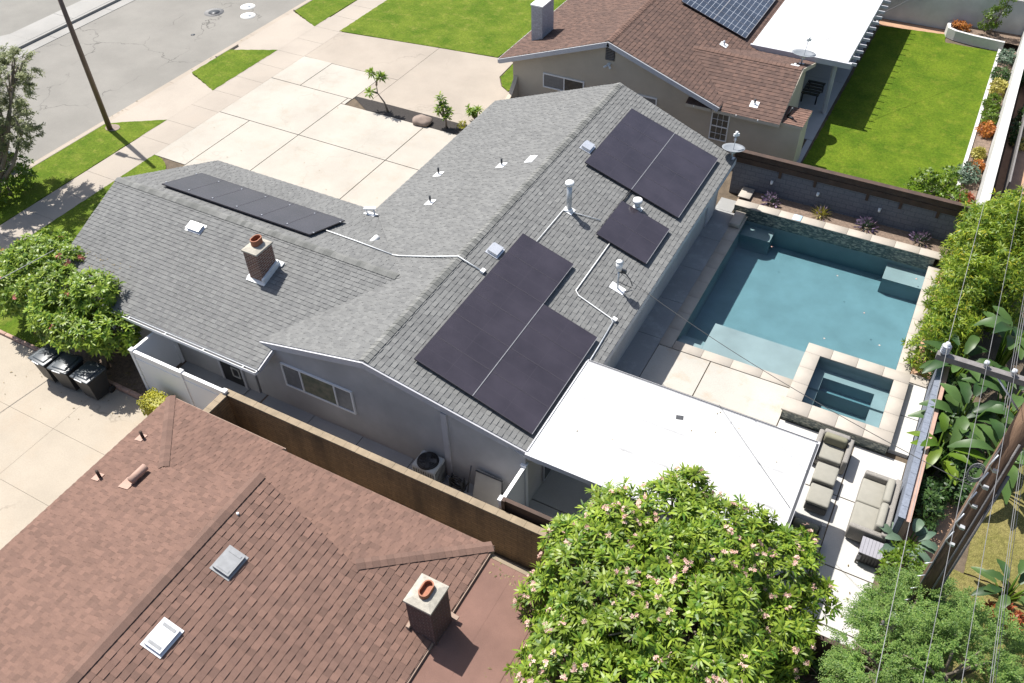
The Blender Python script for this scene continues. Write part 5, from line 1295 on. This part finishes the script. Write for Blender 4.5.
# ================================================================== PLANTS
def leaf(b, p, d, up, L, W, droop=.3, shape=0):
    """a bent leaf: base, two width stations, tip"""
    d = d.normalized(); side = d.cross(up)
    if side.length < 1e-4: side = d.orthogonal()
    side.normalize(); nn = side.cross(d).normalized()
    q1 = p + d * L * .38 + nn * L * .04; q2 = p + d * L * .72 - nn * L * droop * .25; q3 = p + d * L * .97 - nn * L * droop * .7
    w1, w2 = W * .5, W * .42
    b.add([p, q1 - side * w1, q1 + side * w1, q2 - side * w2, q2 + side * w2, q3], [(0, 1, 2), (1, 3, 4, 2), (3, 5, 4)])
def rosette(b, p, axis, n, L, W, rr, spread=(40, 85), droop=.3):
    axis = axis.normalized(); a = axis.orthogonal().normalized(); e = axis.cross(a); t0 = rr.random() * 6.28
    for k in range(n):
        t = t0 + k * 2.4; th = math.radians(rr.uniform(*spread))
        d = axis * math.cos(th) + (a * math.cos(t) + e * math.sin(t)) * math.sin(th)
        leaf(b, p + d * L * .08, d, axis, L * rr.uniform(.7, 1.15), W * rr.uniform(.8, 1.15), droop * rr.uniform(.5, 1.5))
def rdir(rr):
    while True:
        v = Vector((rr.uniform(-1, 1), rr.uniform(-1, 1), rr.uniform(-1, 1)))
        if .01 < v.length < 1: return v.normalized()
def inside(lobes, p, k=.72):
    for (c, r_) in lobes:
        q = Vector(((p.x - c[0]) / r_[0], (p.y - c[1]) / r_[1], (p.z - c[2]) / r_[2]))
        if q.length < k: return True
    return False
def crown_points(lobes, n, rr, lo=.82, hi=1.08, zmin=-.55, k=.74):
    out = []; wts = [l[1][0] * l[1][1] + l[1][0] * l[1][2] + l[1][1] * l[1][2] for l in lobes]; tries = 0
    while len(out) < n and tries < n * 30:
        tries += 1
        c, r_ = rr.choices(lobes, wts)[0]; d = rdir(rr)
        if d.z < zmin: continue
        f = rr.uniform(lo, hi); p = Vector((c[0] + d.x * r_[0] * f, c[1] + d.y * r_[1] * f, c[2] + d.z * r_[2] * f))
        if inside(lobes, p, k): continue
        nr_ = Vector((d.x / r_[0], d.y / r_[1], d.z / r_[2])).normalized()
        out.append((p, nr_))
    return out
def limbs(b, base, lobes, rr, r0=.14, fork=.35):
    base = Vector(base); cz = min(l[0][2] - l[1][2] * .6 for l in lobes); cx = sum(l[0][0] for l in lobes) / len(lobes); cy = sum(l[0][1] for l in lobes) / len(lobes)
    f = base.lerp(Vector((cx, cy, cz)), fork) ; f.z = max(.35, cz * .45)
    b.tube([base, base.lerp(f, .5) + Vector((.04, .03, 0)), f], [r0 * 1.25, r0 * 1.05, r0 * .95], 10)
    for (c, r_) in lobes:
        t = Vector(c); mid = f.lerp(t, .5) + Vector((rr.uniform(-.15, .15), rr.uniform(-.15, .15), -.15))
        b.tube([f, mid, t], [r0 * .7, r0 * .5, r0 * .3], 8)
        for k in range(5):
            d = rdir(rr); d.z = abs(d.z) * .8 + .1; e = Vector((t.x + d.x * r_[0] * .85, t.y + d.y * r_[1] * .85, t.z + d.z * r_[2] * .85))
            b.tube([mid.lerp(t, rr.uniform(.4, 1)), t.lerp(e, .5) + Vector((0, 0, .05)), e], [r0 * .32, r0 * .2, r0 * .1], 6)
def blossom(b, p, axis, rr, r_=.06, n=4):
    a = axis.orthogonal().normalized(); e = axis.cross(a)
    for k in range(n):
        o_ = p + (a * rr.uniform(-1, 1) + e * rr.uniform(-1, 1)) * r_ * 1.1 + axis * rr.uniform(.0, .06)
        ax = (axis + rdir(rr) * .7).normalized(); aa = ax.orthogonal().normalized(); ee = ax.cross(aa)
        for m_ in range(5):
            t = m_ * 2 * PI / 5; d = aa * math.cos(t) + ee * math.sin(t); sd_ = ax.cross(d)
            b.add([o_, o_ + d * r_ * .6 + sd_ * r_ * .3 + ax * .015, o_ + d * r_ * 1.0 + ax * .01, o_ + d * r_ * .6 - sd_ * r_ * .3 + ax * .015], [(0, 1, 2, 3)])
def flowering_tree(name, label, base, lobes, n_ros, L, W, n_fl, seed, group=None, fm='petal', r0=.14, fr=.06):
    rr = random.Random(seed); T = thing(name, label, 'tree', base, group)
    t = MB(); limbs(t, base, lobes, rr, r0); t.build('trunk', 'bark', T)
    cb = MB(); fb = MB(); pts = crown_points(lobes, n_ros, rr)
    for i, (p, nn) in enumerate(pts):
        ax = (nn * .75 + Vector((0, 0, .6)) + rdir(rr) * .35)
        rosette(cb, p + rdir(rr) * .08, ax, rr.randint(8, 15), L * rr.uniform(.65, 1.25), W * rr.uniform(.8, 1.15), rr, (35, rr.uniform(70, 100)))
        patch = math.sin(p.x * 2.1 + seed) * math.cos(p.y * 1.7 + seed * .3) + .75
        if rr.random() < max(0, patch) * n_fl / n_ros * 1.6: blossom(fb, p + ax.normalized() * L * rr.uniform(.3, .6), ax.normalized(), rr, fr, rr.randint(3, 6))
    inner = crown_points(lobes, n_ros // 3, rr, .5, .8, -.8, 0)
    for (p, nn) in inner: rosette(cb, p, nn + Vector((0, 0, .5)), 9, L, W, rr)
    cb.build('crown', 'leafp', T); fo = fb.build('blossom', fm, T); fo['kind'] = 'stuff'
    return T
flowering_tree('flowering_tree', 'large plumeria tree covered in pale pink blossoms at the bottom centre', (-1.6, 9.9, 0),
    [((-3.2, 9.6, 3.0), (1.45, 1.6, 1.2)), ((-3.6, 11.2, 2.95), (1.0, 1.0, .85)), ((-2.6, 11.9, 3.3), (.9, .8, .75)), ((-1.4, 11.5, 3.1), (1.15, 1.2, 1.05)), ((-.15, 11.9, 2.75), (.95, .95, .75)),
     ((-1.2, 9.4, 3.2), (1.45, 1.5, 1.25)), ((-3.3, 7.8, 2.8), (1.0, 1.3, 1.05)), ((.35, 10.7, 2.3), (.75, .8, .7)), ((-1.6, 7.4, 2.8), (1.7, 1.4, 1.15)), ((-2.5, 12.4, 3.6), (.5, .5, .45)),
     ((-4.5, 10.3, 2.9), (.5, .55, .5)), ((-4.55, 8.9, 2.6), (.45, .6, .5)), ((.8, 11.8, 2.5), (.42, .45, .35)), ((.75, 9.7, 1.7), (.5, .45, .45)), ((-.9, 12.5, 3.3), (.42, .42, .35)), ((-2.3, 10.4, 4.1), (.6, .6, .5)),
     ((-.9, 10.0, 4.1), (.6, .55, .45)), ((-3.6, 10.6, 3.8), (.5, .5, .4)), ((-.3, 8.6, 3.4), (.8, .8, .7)), ((-2.2, 8.6, 3.7), (.7, .7, .6)), ((.1, 12.7, 3.0), (.35, .35, .3))],
    2500, .235, .054, 430, 31, None, 'petal', .14, .050)
flowering_tree('flowering_tree', 'smaller plumeria with few pink blossoms overhanging the trash bins', (-21.8, 11.0, 0),
    [((-21.7, 11.2, 1.75), (1.1, .75, .7)), ((-22.9, 11.1, 1.8), (1.1, .9, .8)), ((-20.9, 11.2, 1.75), (.7, .6, .6)), ((-22.0, 11.8, 2.6), (.9, .7, .5)), ((-23.4, 11.6, 2.4), (.8, .7, .6)), ((-21.7, 10.55, 2.0), (1.0, .5, .45))],
    640, .215, .06, 8, 32, 'plumeria shrubs at the left roof end', 'petalpink', .09, .07)
flowering_tree('flowering_tree', 'rounded plumeria with pink blossoms on the front lawn at the left roof end', (-25.3, 12.4, 0),
    [((-25.3, 12.7, 2.0), (1.3, 1.05, .9)), ((-24.3, 12.6, 2.1), (.8, .9, .8)), ((-26.4, 12.2, 1.6), (.9, .9, .8)), ((-25.6, 11.3, 1.6), (.9, .8, .75)), ((-24.3, 11.4, 1.8), (.9, .7, .7))],
    640, .215, .06, 18, 33, 'plumeria shrubs at the left roof end', 'petalpink', .09, .07)

def bushy(name, label, cat, base, lobes, n, m, L, W, seed, per=7, trunk=True, group=None, spread=(30, 95), droop=.3, r0=.06, zmin=-.6):
    rr = random.Random(seed); T = thing(name, label, cat, base, group)
    if trunk:
        t = MB(); limbs(t, base, lobes, rr, r0); t.build('stem', 'bark', T)
    cb = MB()
    for (p, nn) in crown_points(lobes, n, rr, .7, 1.1, zmin): rosette(cb, p, nn * .6 + Vector((0, 0, .4)) + rdir(rr) * .7, per, L, W, rr, spread, droop)
    for (p, nn) in crown_points(lobes, n // 3, rr, .4, .7, -.9, 0): rosette(cb, p, nn + rdir(rr) * .6, per, L, W, rr, spread, droop)
    cb.build('foliage', m, T); return T
# bamboo clumps along the right side of the pool
for i, (x, y, h, lab) in enumerate(((2.2, 23.6, 2.1, 'yellow green bamboo clump nearest the spa'), (2.4, 25.3, 2.7, 'yellow green bamboo clump second from the spa along the pool'),
                                   (2.4, 27.1, 3.0, 'yellow green bamboo clump third from the spa along the pool'), (2.4, 28.9, 2.9, 'yellow green bamboo clump beside the far pool corner'),
                                   (3.5, 26.2, 2.9, 'bamboo clump behind the right wall level with the middle of the pool'), (3.4, 29.2, 2.8, 'bamboo clump behind the right wall level with the far pool corner'), (3.3, 31.0, 1.9, 'bamboo clump against the white wall beyond the pool corner'))):
    rr = random.Random(40 + i); B = thing('bamboo', lab, 'bamboo', (x, y, 0), 'bamboo clumps beside the pool')
    st = MB(); fo = MB()
    for k in range(11):
        a = rr.random() * 6.28; q = rr.uniform(.05, .3); b0 = Vector((x + q * math.cos(a), y + q * math.sin(a), 0)); lean = Vector((math.cos(a), math.sin(a), 0)) * rr.uniform(.2, .6)
        tip = b0 + lean + Vector((0, 0, h * rr.uniform(.75, 1.1))); mid = b0.lerp(tip, .6) - lean * .15
        st.tube([b0, mid, tip], [.022, .018, .006], 6)
        for j in range(4):
            rosette(fo, mid.lerp(tip, .4 + .2 * j), lean + Vector((0, 0, .6)) + rdir(rr) * .5, 9, .24, .05, rr, (20, 80), .6)
    lob = [((x, y, h * .52), (.78, 1.0, h * .46)), ((x + rr.uniform(-.3, .3), y + rr.uniform(-.4, .4), h * .8), (.55, .6, h * .25)), ((x - .1, y - .3, h * .33), (.8, .8, h * .3))]
    for k in range(7): lob.append(((x + rr.uniform(-.7, .7), y + rr.uniform(-.9, .9), h * rr.uniform(.45, 1.05)), (rr.uniform(.22, .4), rr.uniform(.22, .4), rr.uniform(.3, .55))))
    for (p, nn) in crown_points(lob, 460, rr, .7, 1.15, -.7, .6):
        rosette(fo, p, nn * .8 + Vector((0, 0, .35)) + rdir(rr) * .6, 9, .2, .04, rr, (25, 90), .7)
    st.build('stem', 'leafbright', B); fo.build('foliage', 'leafb', B)
# feathery tree, bottom right
def feather_tree(name, label, base, lobes, n, m, seed, L=.11, W=.035, per=12, sub=5):
    rr = random.Random(seed); T = thing(name, label, 'tree', base)
    t = MB(); limbs(t, base, lobes, rr, .13); t.build('trunk', 'bark', T)
    cb = MB()
    for (p, nn) in crown_points(lobes, n, rr, .72, 1.08, -.7, .66):
        d = (nn + Vector((0, 0, .3)) + rdir(rr) * .6).normalized()
        for q in range(sub):
            e = (d + rdir(rr) * .5).normalized(); p0 = p + rdir(rr) * .07; ln = rr.uniform(.2, .42)
            for k in range(per):
                f = k / per; pt = p0 + e * ln * f - Vector((0, 0, .35 * ln * f * f)); sd_ = (e.cross(Vector((0, 0, 1))) + rdir(rr) * .45).normalized() * (1 if k % 2 else -1)
                leaf(cb, pt, e * .8 + sd_, Vector((0, 0, 1)), L * rr.uniform(.7, 1.2), W, .3)
    cb.build('crown', m, T); return T
feather_tree('feathery_tree', 'feathery grey green tree at the bottom right around the utility pole foot', (3.3, 11.0, 0),
    [((2.75, 12.05, 2.6), (.95, .95, .8)), ((2.5, 10.6, 2.9), (.9, 1.2, 1.0)), ((3.6, 10.9, 3.2), (1.1, 1.3, 1.1)), ((3.4, 13.3, 1.7), (.8, .8, .7)), ((4.2, 12.0, 2.4), (.9, 1.2, .9)), ((3.1, 9.3, 2.9), (1.4, 1.2, 1.1)), ((4.6, 10.2, 2.4), (.9, 1.2, 1.))],
    1000, 'leafw', 51, .065, .02, 15, 7)
feather_tree('olive_tree', 'olive green drooping tree at the left edge beside the street', (-33.0, 15.2, 0),
    [((-33.3, 18.0, 4.2), (1.1, 1.2, 1.1)), ((-32.6, 17.2, 3.1), (.85, .9, 1.0)), ((-33.6, 16.6, 3.2), (1.2, 1.2, 1.2)), ((-32.8, 16.0, 4.6), (1.5, 1.3, 1.1)), ((-33.7, 17.5, 2.2), (.7, .7, .7)), ((-31.9, 17.7, 4.6), (.5, .5, .7)), ((-31.7, 17.2, 3.0), (.45, .5, .9)), ((-32.5, 18.6, 4.9), (.7, .6, .6))],
    400, 'leafo', 52, .14, .04, 11, 5)
# banana / bird of paradise behind the right wall
def paddle_plant(label, base, n, h, L, W, seed, m='leafd', group='broad leaved plants behind the right wall'):
    rr = random.Random(seed); T = thing('banana_plant', label, 'plant', base, group); st = MB(); lv = MB(); b0 = Vector(base)
    for k in range(n):
        a = k * 2.4 + rr.random() * .5; out = Vector((math.cos(a), math.sin(a), 0)); hh = h * rr.uniform(.55, 1.0)
        top = b0 + out * rr.uniform(.15, .45) + Vector((0, 0, hh)); st.tube([b0 + out * .08, b0.lerp(top, .5), top], [.04, .032, .02], 6)
        d = (out + Vector((0, 0, rr.uniform(.1, 1.0)))).normalized(); side = d.cross(Vector((0, 0, 1))).normalized()
        if side.length < .1: side = Vector((1, 0, 0))
        nn = side.cross(d); LL = L * rr.uniform(.75, 1.15); seg = 7; vs = []; fs = []; dr = rr.uniform(.25, .7)
        for i in range(seg + 1):
            f = i / seg; wv = W * .5 * math.sin(PI * min(1, f * .92 + .06)) ** .7 * rr.uniform(.72, 1.08); c = top + d * LL * f - Vector((0, 0, dr * LL * f * f))
            fold = nn * wv * .35
            vs += [c - side * wv + fold, c, c + side * wv + fold]
        for i in range(seg): fs += [(i * 3, i * 3 + 1, i * 3 + 4, i * 3 + 3), (i * 3 + 1, i * 3 + 2, i * 3 + 5, i * 3 + 4)]
        lv.add(vs, fs, True)
    st.build('stalk', 'leafbright', T); lv.build('foliage', m, T); return T
paddle_plant('broad leaved plant with tall dark paddles right behind the wall beside the spa', (2.75, 22.3, 0), 15, 1.9, 1.07, 0.36, 61)
paddle_plant('broad leaved plant with drooping paddles under the crossarm', (3.2, 20.4, 0), 16, 1.7, 1.07, 0.39, 62)
paddle_plant('broad leaved plant with yellowing leaves below the crossarm wires', (2.85, 19.0, 0), 14, 1.4, 0.82, 0.31, 63, 'leafbright')
paddle_plant('tall broad leaved plant right of the bamboo', (3.9, 23.6, 0), 16, 2.5, 1.23, 0.39, 64)
paddle_plant('broad leaved plant at the right edge beside the pole', (4.3, 19.3, 0), 16, 1.6, 1.15, 0.35, 65)
paddle_plant('broad leaved plant with blue green paddles beside the sofa wall end', (2.68, 15.75, 0), 14, .9, 0.66, 0.27, 66, 'leafbl')
paddle_plant('broad leaved plant in the dark shade behind the pole', (4.3, 21.4, 0), 16, 1.9, 1.15, 0.37, 67)
paddle_plant('ragged broad leaved plant in dry grass at the lower right edge', (5.2, 15.6, 0), 13, .8, 0.74, 0.27, 68)
bushy('bush', 'bright green low bush between the sofa wall and the feathery tree', 'bush', (2.7, 14.6, 0), [((2.62, 14.6, .9), (.45, .7, .7))], 90, 'leafbright', .16, .06, 69)
bushy('bush', 'reddish brown dry shrub in the grass at the lower right edge', 'bush', (5.2, 14.9, 0), [((5.2, 14.9, .3), (.4, .4, .3))], 45, 'leafrd', .16, .05, 70)
bushy('vine', 'dark green vine with bright leaf tips below the brown patio fence', 'vine', (.9, 10.8, 0), [((.5, 10.9, 1.2), (.9, .22, .7)), ((1.6, 10.85, 1.1), (.8, .25, .6)), ((1.1, 10.2, .7), (.9, .5, .5))], 150, 'leafd', .12, .07, 71)
# young plumerias in the driveway strip
def young(label, base, stems, seed, L=.3, W=.075, m='leafp'):
    rr = random.Random(seed); T = thing('young_tree', label, 'tree', base, 'young trees in the driveway strip'); st = MB(); lv = MB(); b0 = Vector(base)
    for (pts, n) in stems:
        q = [b0 + Vector(p) for p in pts]; st.tube(q, [.05 - .012 * i for i in range(len(q))], 8)
        for k in range(n): rosette(lv, q[-1] + rdir(rr) * .1, Vector((0, 0, 1)) + rdir(rr) * .6, 11, L, W, rr, (35, 100), .45)
    st.build('trunk', 'bark', T); lv.build('crown', m, T); return T
young('crooked young plumeria with bare trunk, farthest along the driveway strip', (-22.98, 29.22, 0), [([(0, 0, 0), (-.12, -.02, .45), (-.5, .05, .8), (-.5, .05, 1.3), (-.75, .1, 1.75)], 5), ([(-.5, .05, 1.2), (-.4, 0, 1.5), (-.15, -.05, 1.75)], 5), ([(-.5, .05, .8), (-.85, -.1, .9)], 2)], 81)
young('bushy young tree in the middle of the driveway strip beside the boulder', (-19.75, 29.2, 0), [([(0, 0, 0), (0, 0, .4), (-.15, .05, 1.0)], 5), ([(0, 0, .4), (.1, .1, .85)], 4), ([(0, 0, .4), (-.35, 0, .75)], 3), ([(0, 0, .5), (.15, -.1, .6)], 3), ([(-.1, 0, .6), (-.3, .15, 1.3)], 3)], 82, .26, .06)
young('low young tree at the house end of the driveway strip', (-18.75, 30.15, 0), [([(0, 0, 0), (-.15, 0, .5)], 5), ([(0, 0, 0), (.1, 0, .6)], 4), ([(0, 0, .2), (-.3, .1, .55)], 4)], 83, .28, .065)
bushy('bush', 'small golden yellow bush at the end of the driveway strip by the roof', 'bush', (-19.05, 29.45, 0), [((-19.05, 29.45, .18), (.2, .2, .18))], 35, 'hedge', .06, .035, 84, 6, False)
import bmesh
bm = bmesh.new(); bmesh.ops.create_icosphere(bm, subdivisions=3, radius=1)
rr = random.Random(9)
for v in bm.verts: v.co = Vector((v.co.x * .48, v.co.y * .38, v.co.z * .22)) * (1 + .12 * math.sin(v.co.x * 5 + 1) * math.cos(v.co.y * 4) + rr.uniform(-.03, .03))
b = MB(); b.bm(bm, True, Matrix.Translation((-20.95, 29.05, .12))); single(b, 'boulder', 'rock', 'rounded pinkish boulder in the driveway planting strip', 'boulder', (-20.95, 29.05, 0))
# clipped golden hedge by the white fence
rr = random.Random(77); H = thing('hedge', 'clipped golden yellow box hedge beside the white vinyl fence', 'hedge', (-18.6, 10.35, 0))
b = MB(); b.rbox(-18.98, 10.02, .05, -18.12, 10.62, .74, .1, 3); b.build('stem', 'hedge', H)
b = MB()
for k in range(900):
    f = rr.randint(0, 4); x, y, z = rr.uniform(-19.0, -18.1), rr.uniform(10.0, 10.64), rr.uniform(.1, .76)
    nn = [Vector((0, 0, 1)), Vector((0, -1, 0)), Vector((-1, 0, 0)), Vector((1, 0, 0)), Vector((0, 0, 1))][f]
    p = Vector((x, y, .75)) if f in (0, 4) else Vector((x, 10.0, z)) if f == 1 else Vector((-19.0, y, z)) if f == 2 else Vector((-18.1, y, z))
    leaf(b, p, nn * .5 + rdir(rr), Vector((0, 0, 1)), .07, .04)
b.build('foliage', 'hedge', H)
# lavender clumps on the raised beam planter
for i, (x, lab) in enumerate(((-4.95, 'purple lavender clump in the pool planter, leftmost of four'), (-3.0, 'dry pale lavender clump behind the skimmer lid'), (-1.3, 'bright purple lavender clump under a wall light'), (.65, 'purple lavender clump nearest the bamboo'))):
    rr = random.Random(90 + i); T = thing('lavender', lab, 'plant', (x, 29.5, .33), 'lavender clumps behind the pool'); lv = MB(); fl = MB()
    for k in range(95):
        d = (rdir(rr) + Vector((0, 0, .8))).normalized(); p = Vector((x, 29.5, .33)); L = rr.uniform(.25, .48)
        leaf(lv, p + d * .05, d, Vector((0, 1, .2)), L, .028, .15)
        if rr.random() < (.8 if i != 1 else .2): leaf(fl, p + d * L * .75, d, Vector((1, -.5, 0)), .17, .075, .1)
    lv.build('foliage', 'leafbl' if i != 1 else 'leafyl', T); fb_ = fl.build('bloom', 'leafpu', T); fb_['kind'] = 'stuff'
# neighbour flower bed
BED = [(1.75, 46.6, 'leafbl', .45, 'grey green shrub at the top end of the neighbour flower bed'), (1.72, 44.6, 'leafd', .42, 'dark green shrub second from the top in the neighbour flower bed'), (1.75, 43.2, 'leafyl', .42, 'pale yellow succulent clump in the neighbour flower bed'), (1.72, 41.6, 'leafbright', .42, 'bright green shrub in the middle of the neighbour flower bed'),
       (1.75, 40.3, 'leafbright', .36, 'green shrub just above the orange red clump in the flower bed'), (1.78, 39.1, 'leafor', .38, 'orange red succulent clump in the neighbour flower bed'), (1.75, 37.0, 'leafyl', .26, 'small yellow green clump below the orange red one'), (1.82, 36.0, 'leafor', .24, 'small orange clump above the blue green shrub'), (1.55, 35.0, 'leafbl', .5, 'blue green shrub near the lower end of the flower bed'), (1.75, 33.3, 'leafrd', .25, 'brownish low clump at the dark soil end of the flower bed')]
for i, (x, y, m, r_, lab) in enumerate(BED):
    bushy('garden_plant', lab, 'plant', (x, y, .08), [((x, y, .08 + r_ * .55), (r_ * .85, r_ * 1.25, r_ * .65))], 60, m, .17, .05, 100 + i, 7, False, 'plants in the neighbour flower bed')
bushy('bush', 'rounded bright green bush in front of the pool wall on the neighbour lawn', 'bush', (.55, 33.3, 0), [((.2, 33.2, .5), (.7, .6, .55)), ((.95, 33.6, .55), (.55, .6, .55)), ((1.3, 32.6, .5), (.5, .6, .5))], 150, 'leafbright', .15, .06, 120)
bushy('shrub', 'loose bright green shrub in the white corner planter', 'bush', (.6, 48.8, .4), [((.45, 48.7, 1.1), (.45, .4, .7)), ((.8, 48.7, 1.8), (.35, .3, .6)), ((1.0, 48.8, 2.4), (.25, .25, .4))], 85, 'leafbright', .16, .05, 121)
bushy('garden_plant', 'orange red succulent in the left end of the white corner planter', 'plant', (-.75, 48.75, .4), [((-.75, 48.75, .55), (.4, .3, .22))], 45, 'leafor', .16, .05, 122, 7, False)
bushy('shrub', 'dark green shrub at the far right behind the white wall', 'bush', (3.3, 42.5, 0), [((2.85, 45.5, .5), (.4, 1.5, .7)), ((3.0, 40.0, .3), (.3, 1.5, .4))], 160, 'leafd', .2, .06, 123, 7, False)
bushy('shrub', 'yellow flowering clumps at the foot of the thin fence on the far right', 'bush', (3.3, 39, 0), [((3.2, 40.5, .2), (.25, .3, .25)), ((3.25, 38.6, .2), (.25, .3, .25))], 50, 'leafyl', .14, .05, 124, 7, False)
bushy('bush', 'dense green bush on the front lawn under the olive tree by the street', 'bush', (-33.3, 16.4, 0), [((-33.2, 16.5, .8), (.9, 1.2, .9))], 140, 'leafbright', .2, .07, 125)

# fallen leaves and petals lying on the paving and roofs
rr = random.Random(200); lf = MB()
def litter(n, x0, y0, x1, y1, zf, L=.07):
    for k in range(n):
        x, y = rr.uniform(x0, x1), rr.uniform(y0, y1); d = Vector((rr.uniform(-1, 1), rr.uniform(-1, 1), 0)).normalized()
        leaf(lf, Vector((x, y, zf(x, y) + .012 + rr.uniform(0, .015))), d, Vector((0, 0, 1)), L * rr.uniform(.6, 1.5), L * .5, .1)
litter(26, -24.5, 8.6, -19.5, 10.4, lambda x, y: .004, .06); litter(60, -25, 10.7, -19.8, 12, lambda x, y: .0, .1)
litter(25, -1.4, 11.4, 2.1, 15, lambda x, y: .0); litter(14, -30, 21.5, -18, 29, lambda x, y: .006, .06); litter(30, -6, 9, -5, 9.4, lambda x, y: 2.27 - .05 * (x + 6.2), .08)
litter(40, -5, 5, -3, 9.4, lambda x, y: 2.27 - .05 * (x + 6.2), .08); litter(10, -6.5, 12.6, -.4, 16.1, lambda x, y: 2.52, .06); litter(40, -34.7, 0, -34.4, 60, lambda x, y: -.135, .08); litter(60, -23.8, 12, -21.5, 13.2, zN, .07)
o = lf.build('fallen_leaves', 'leafdry'); o['kind'] = 'stuff'; tag(o, 'small dry leaves scattered over the paving and roof edges', 'leaves')

for i, (x, y, r_, h, lab) in enumerate(((2.95, 17.4, .38, .8, 'dark green low shrub behind the right wall level with the sofa'), (3.0, 19.9, .4, 1.0, 'dark green low shrub behind the right wall level with the front of the spa'), (2.85, 21.4, .32, 1.0, 'dark green shrub behind the right wall level with the back of the spa'), (3.6, 18.5, .5, .9, 'dark green shrub between the pole and the broad leaved plants'))):
    bushy('shrub', lab, 'bush', (x, y, 0), [((x, y, h * .55), (r_, .75, h * .55)), ((x - .1, y + .3, h * .9), (r_ * .7, .4, h * .3))], 110, 'leafd', .17, .06, 300 + i, 7, True, 'shrubs behind the right wall')
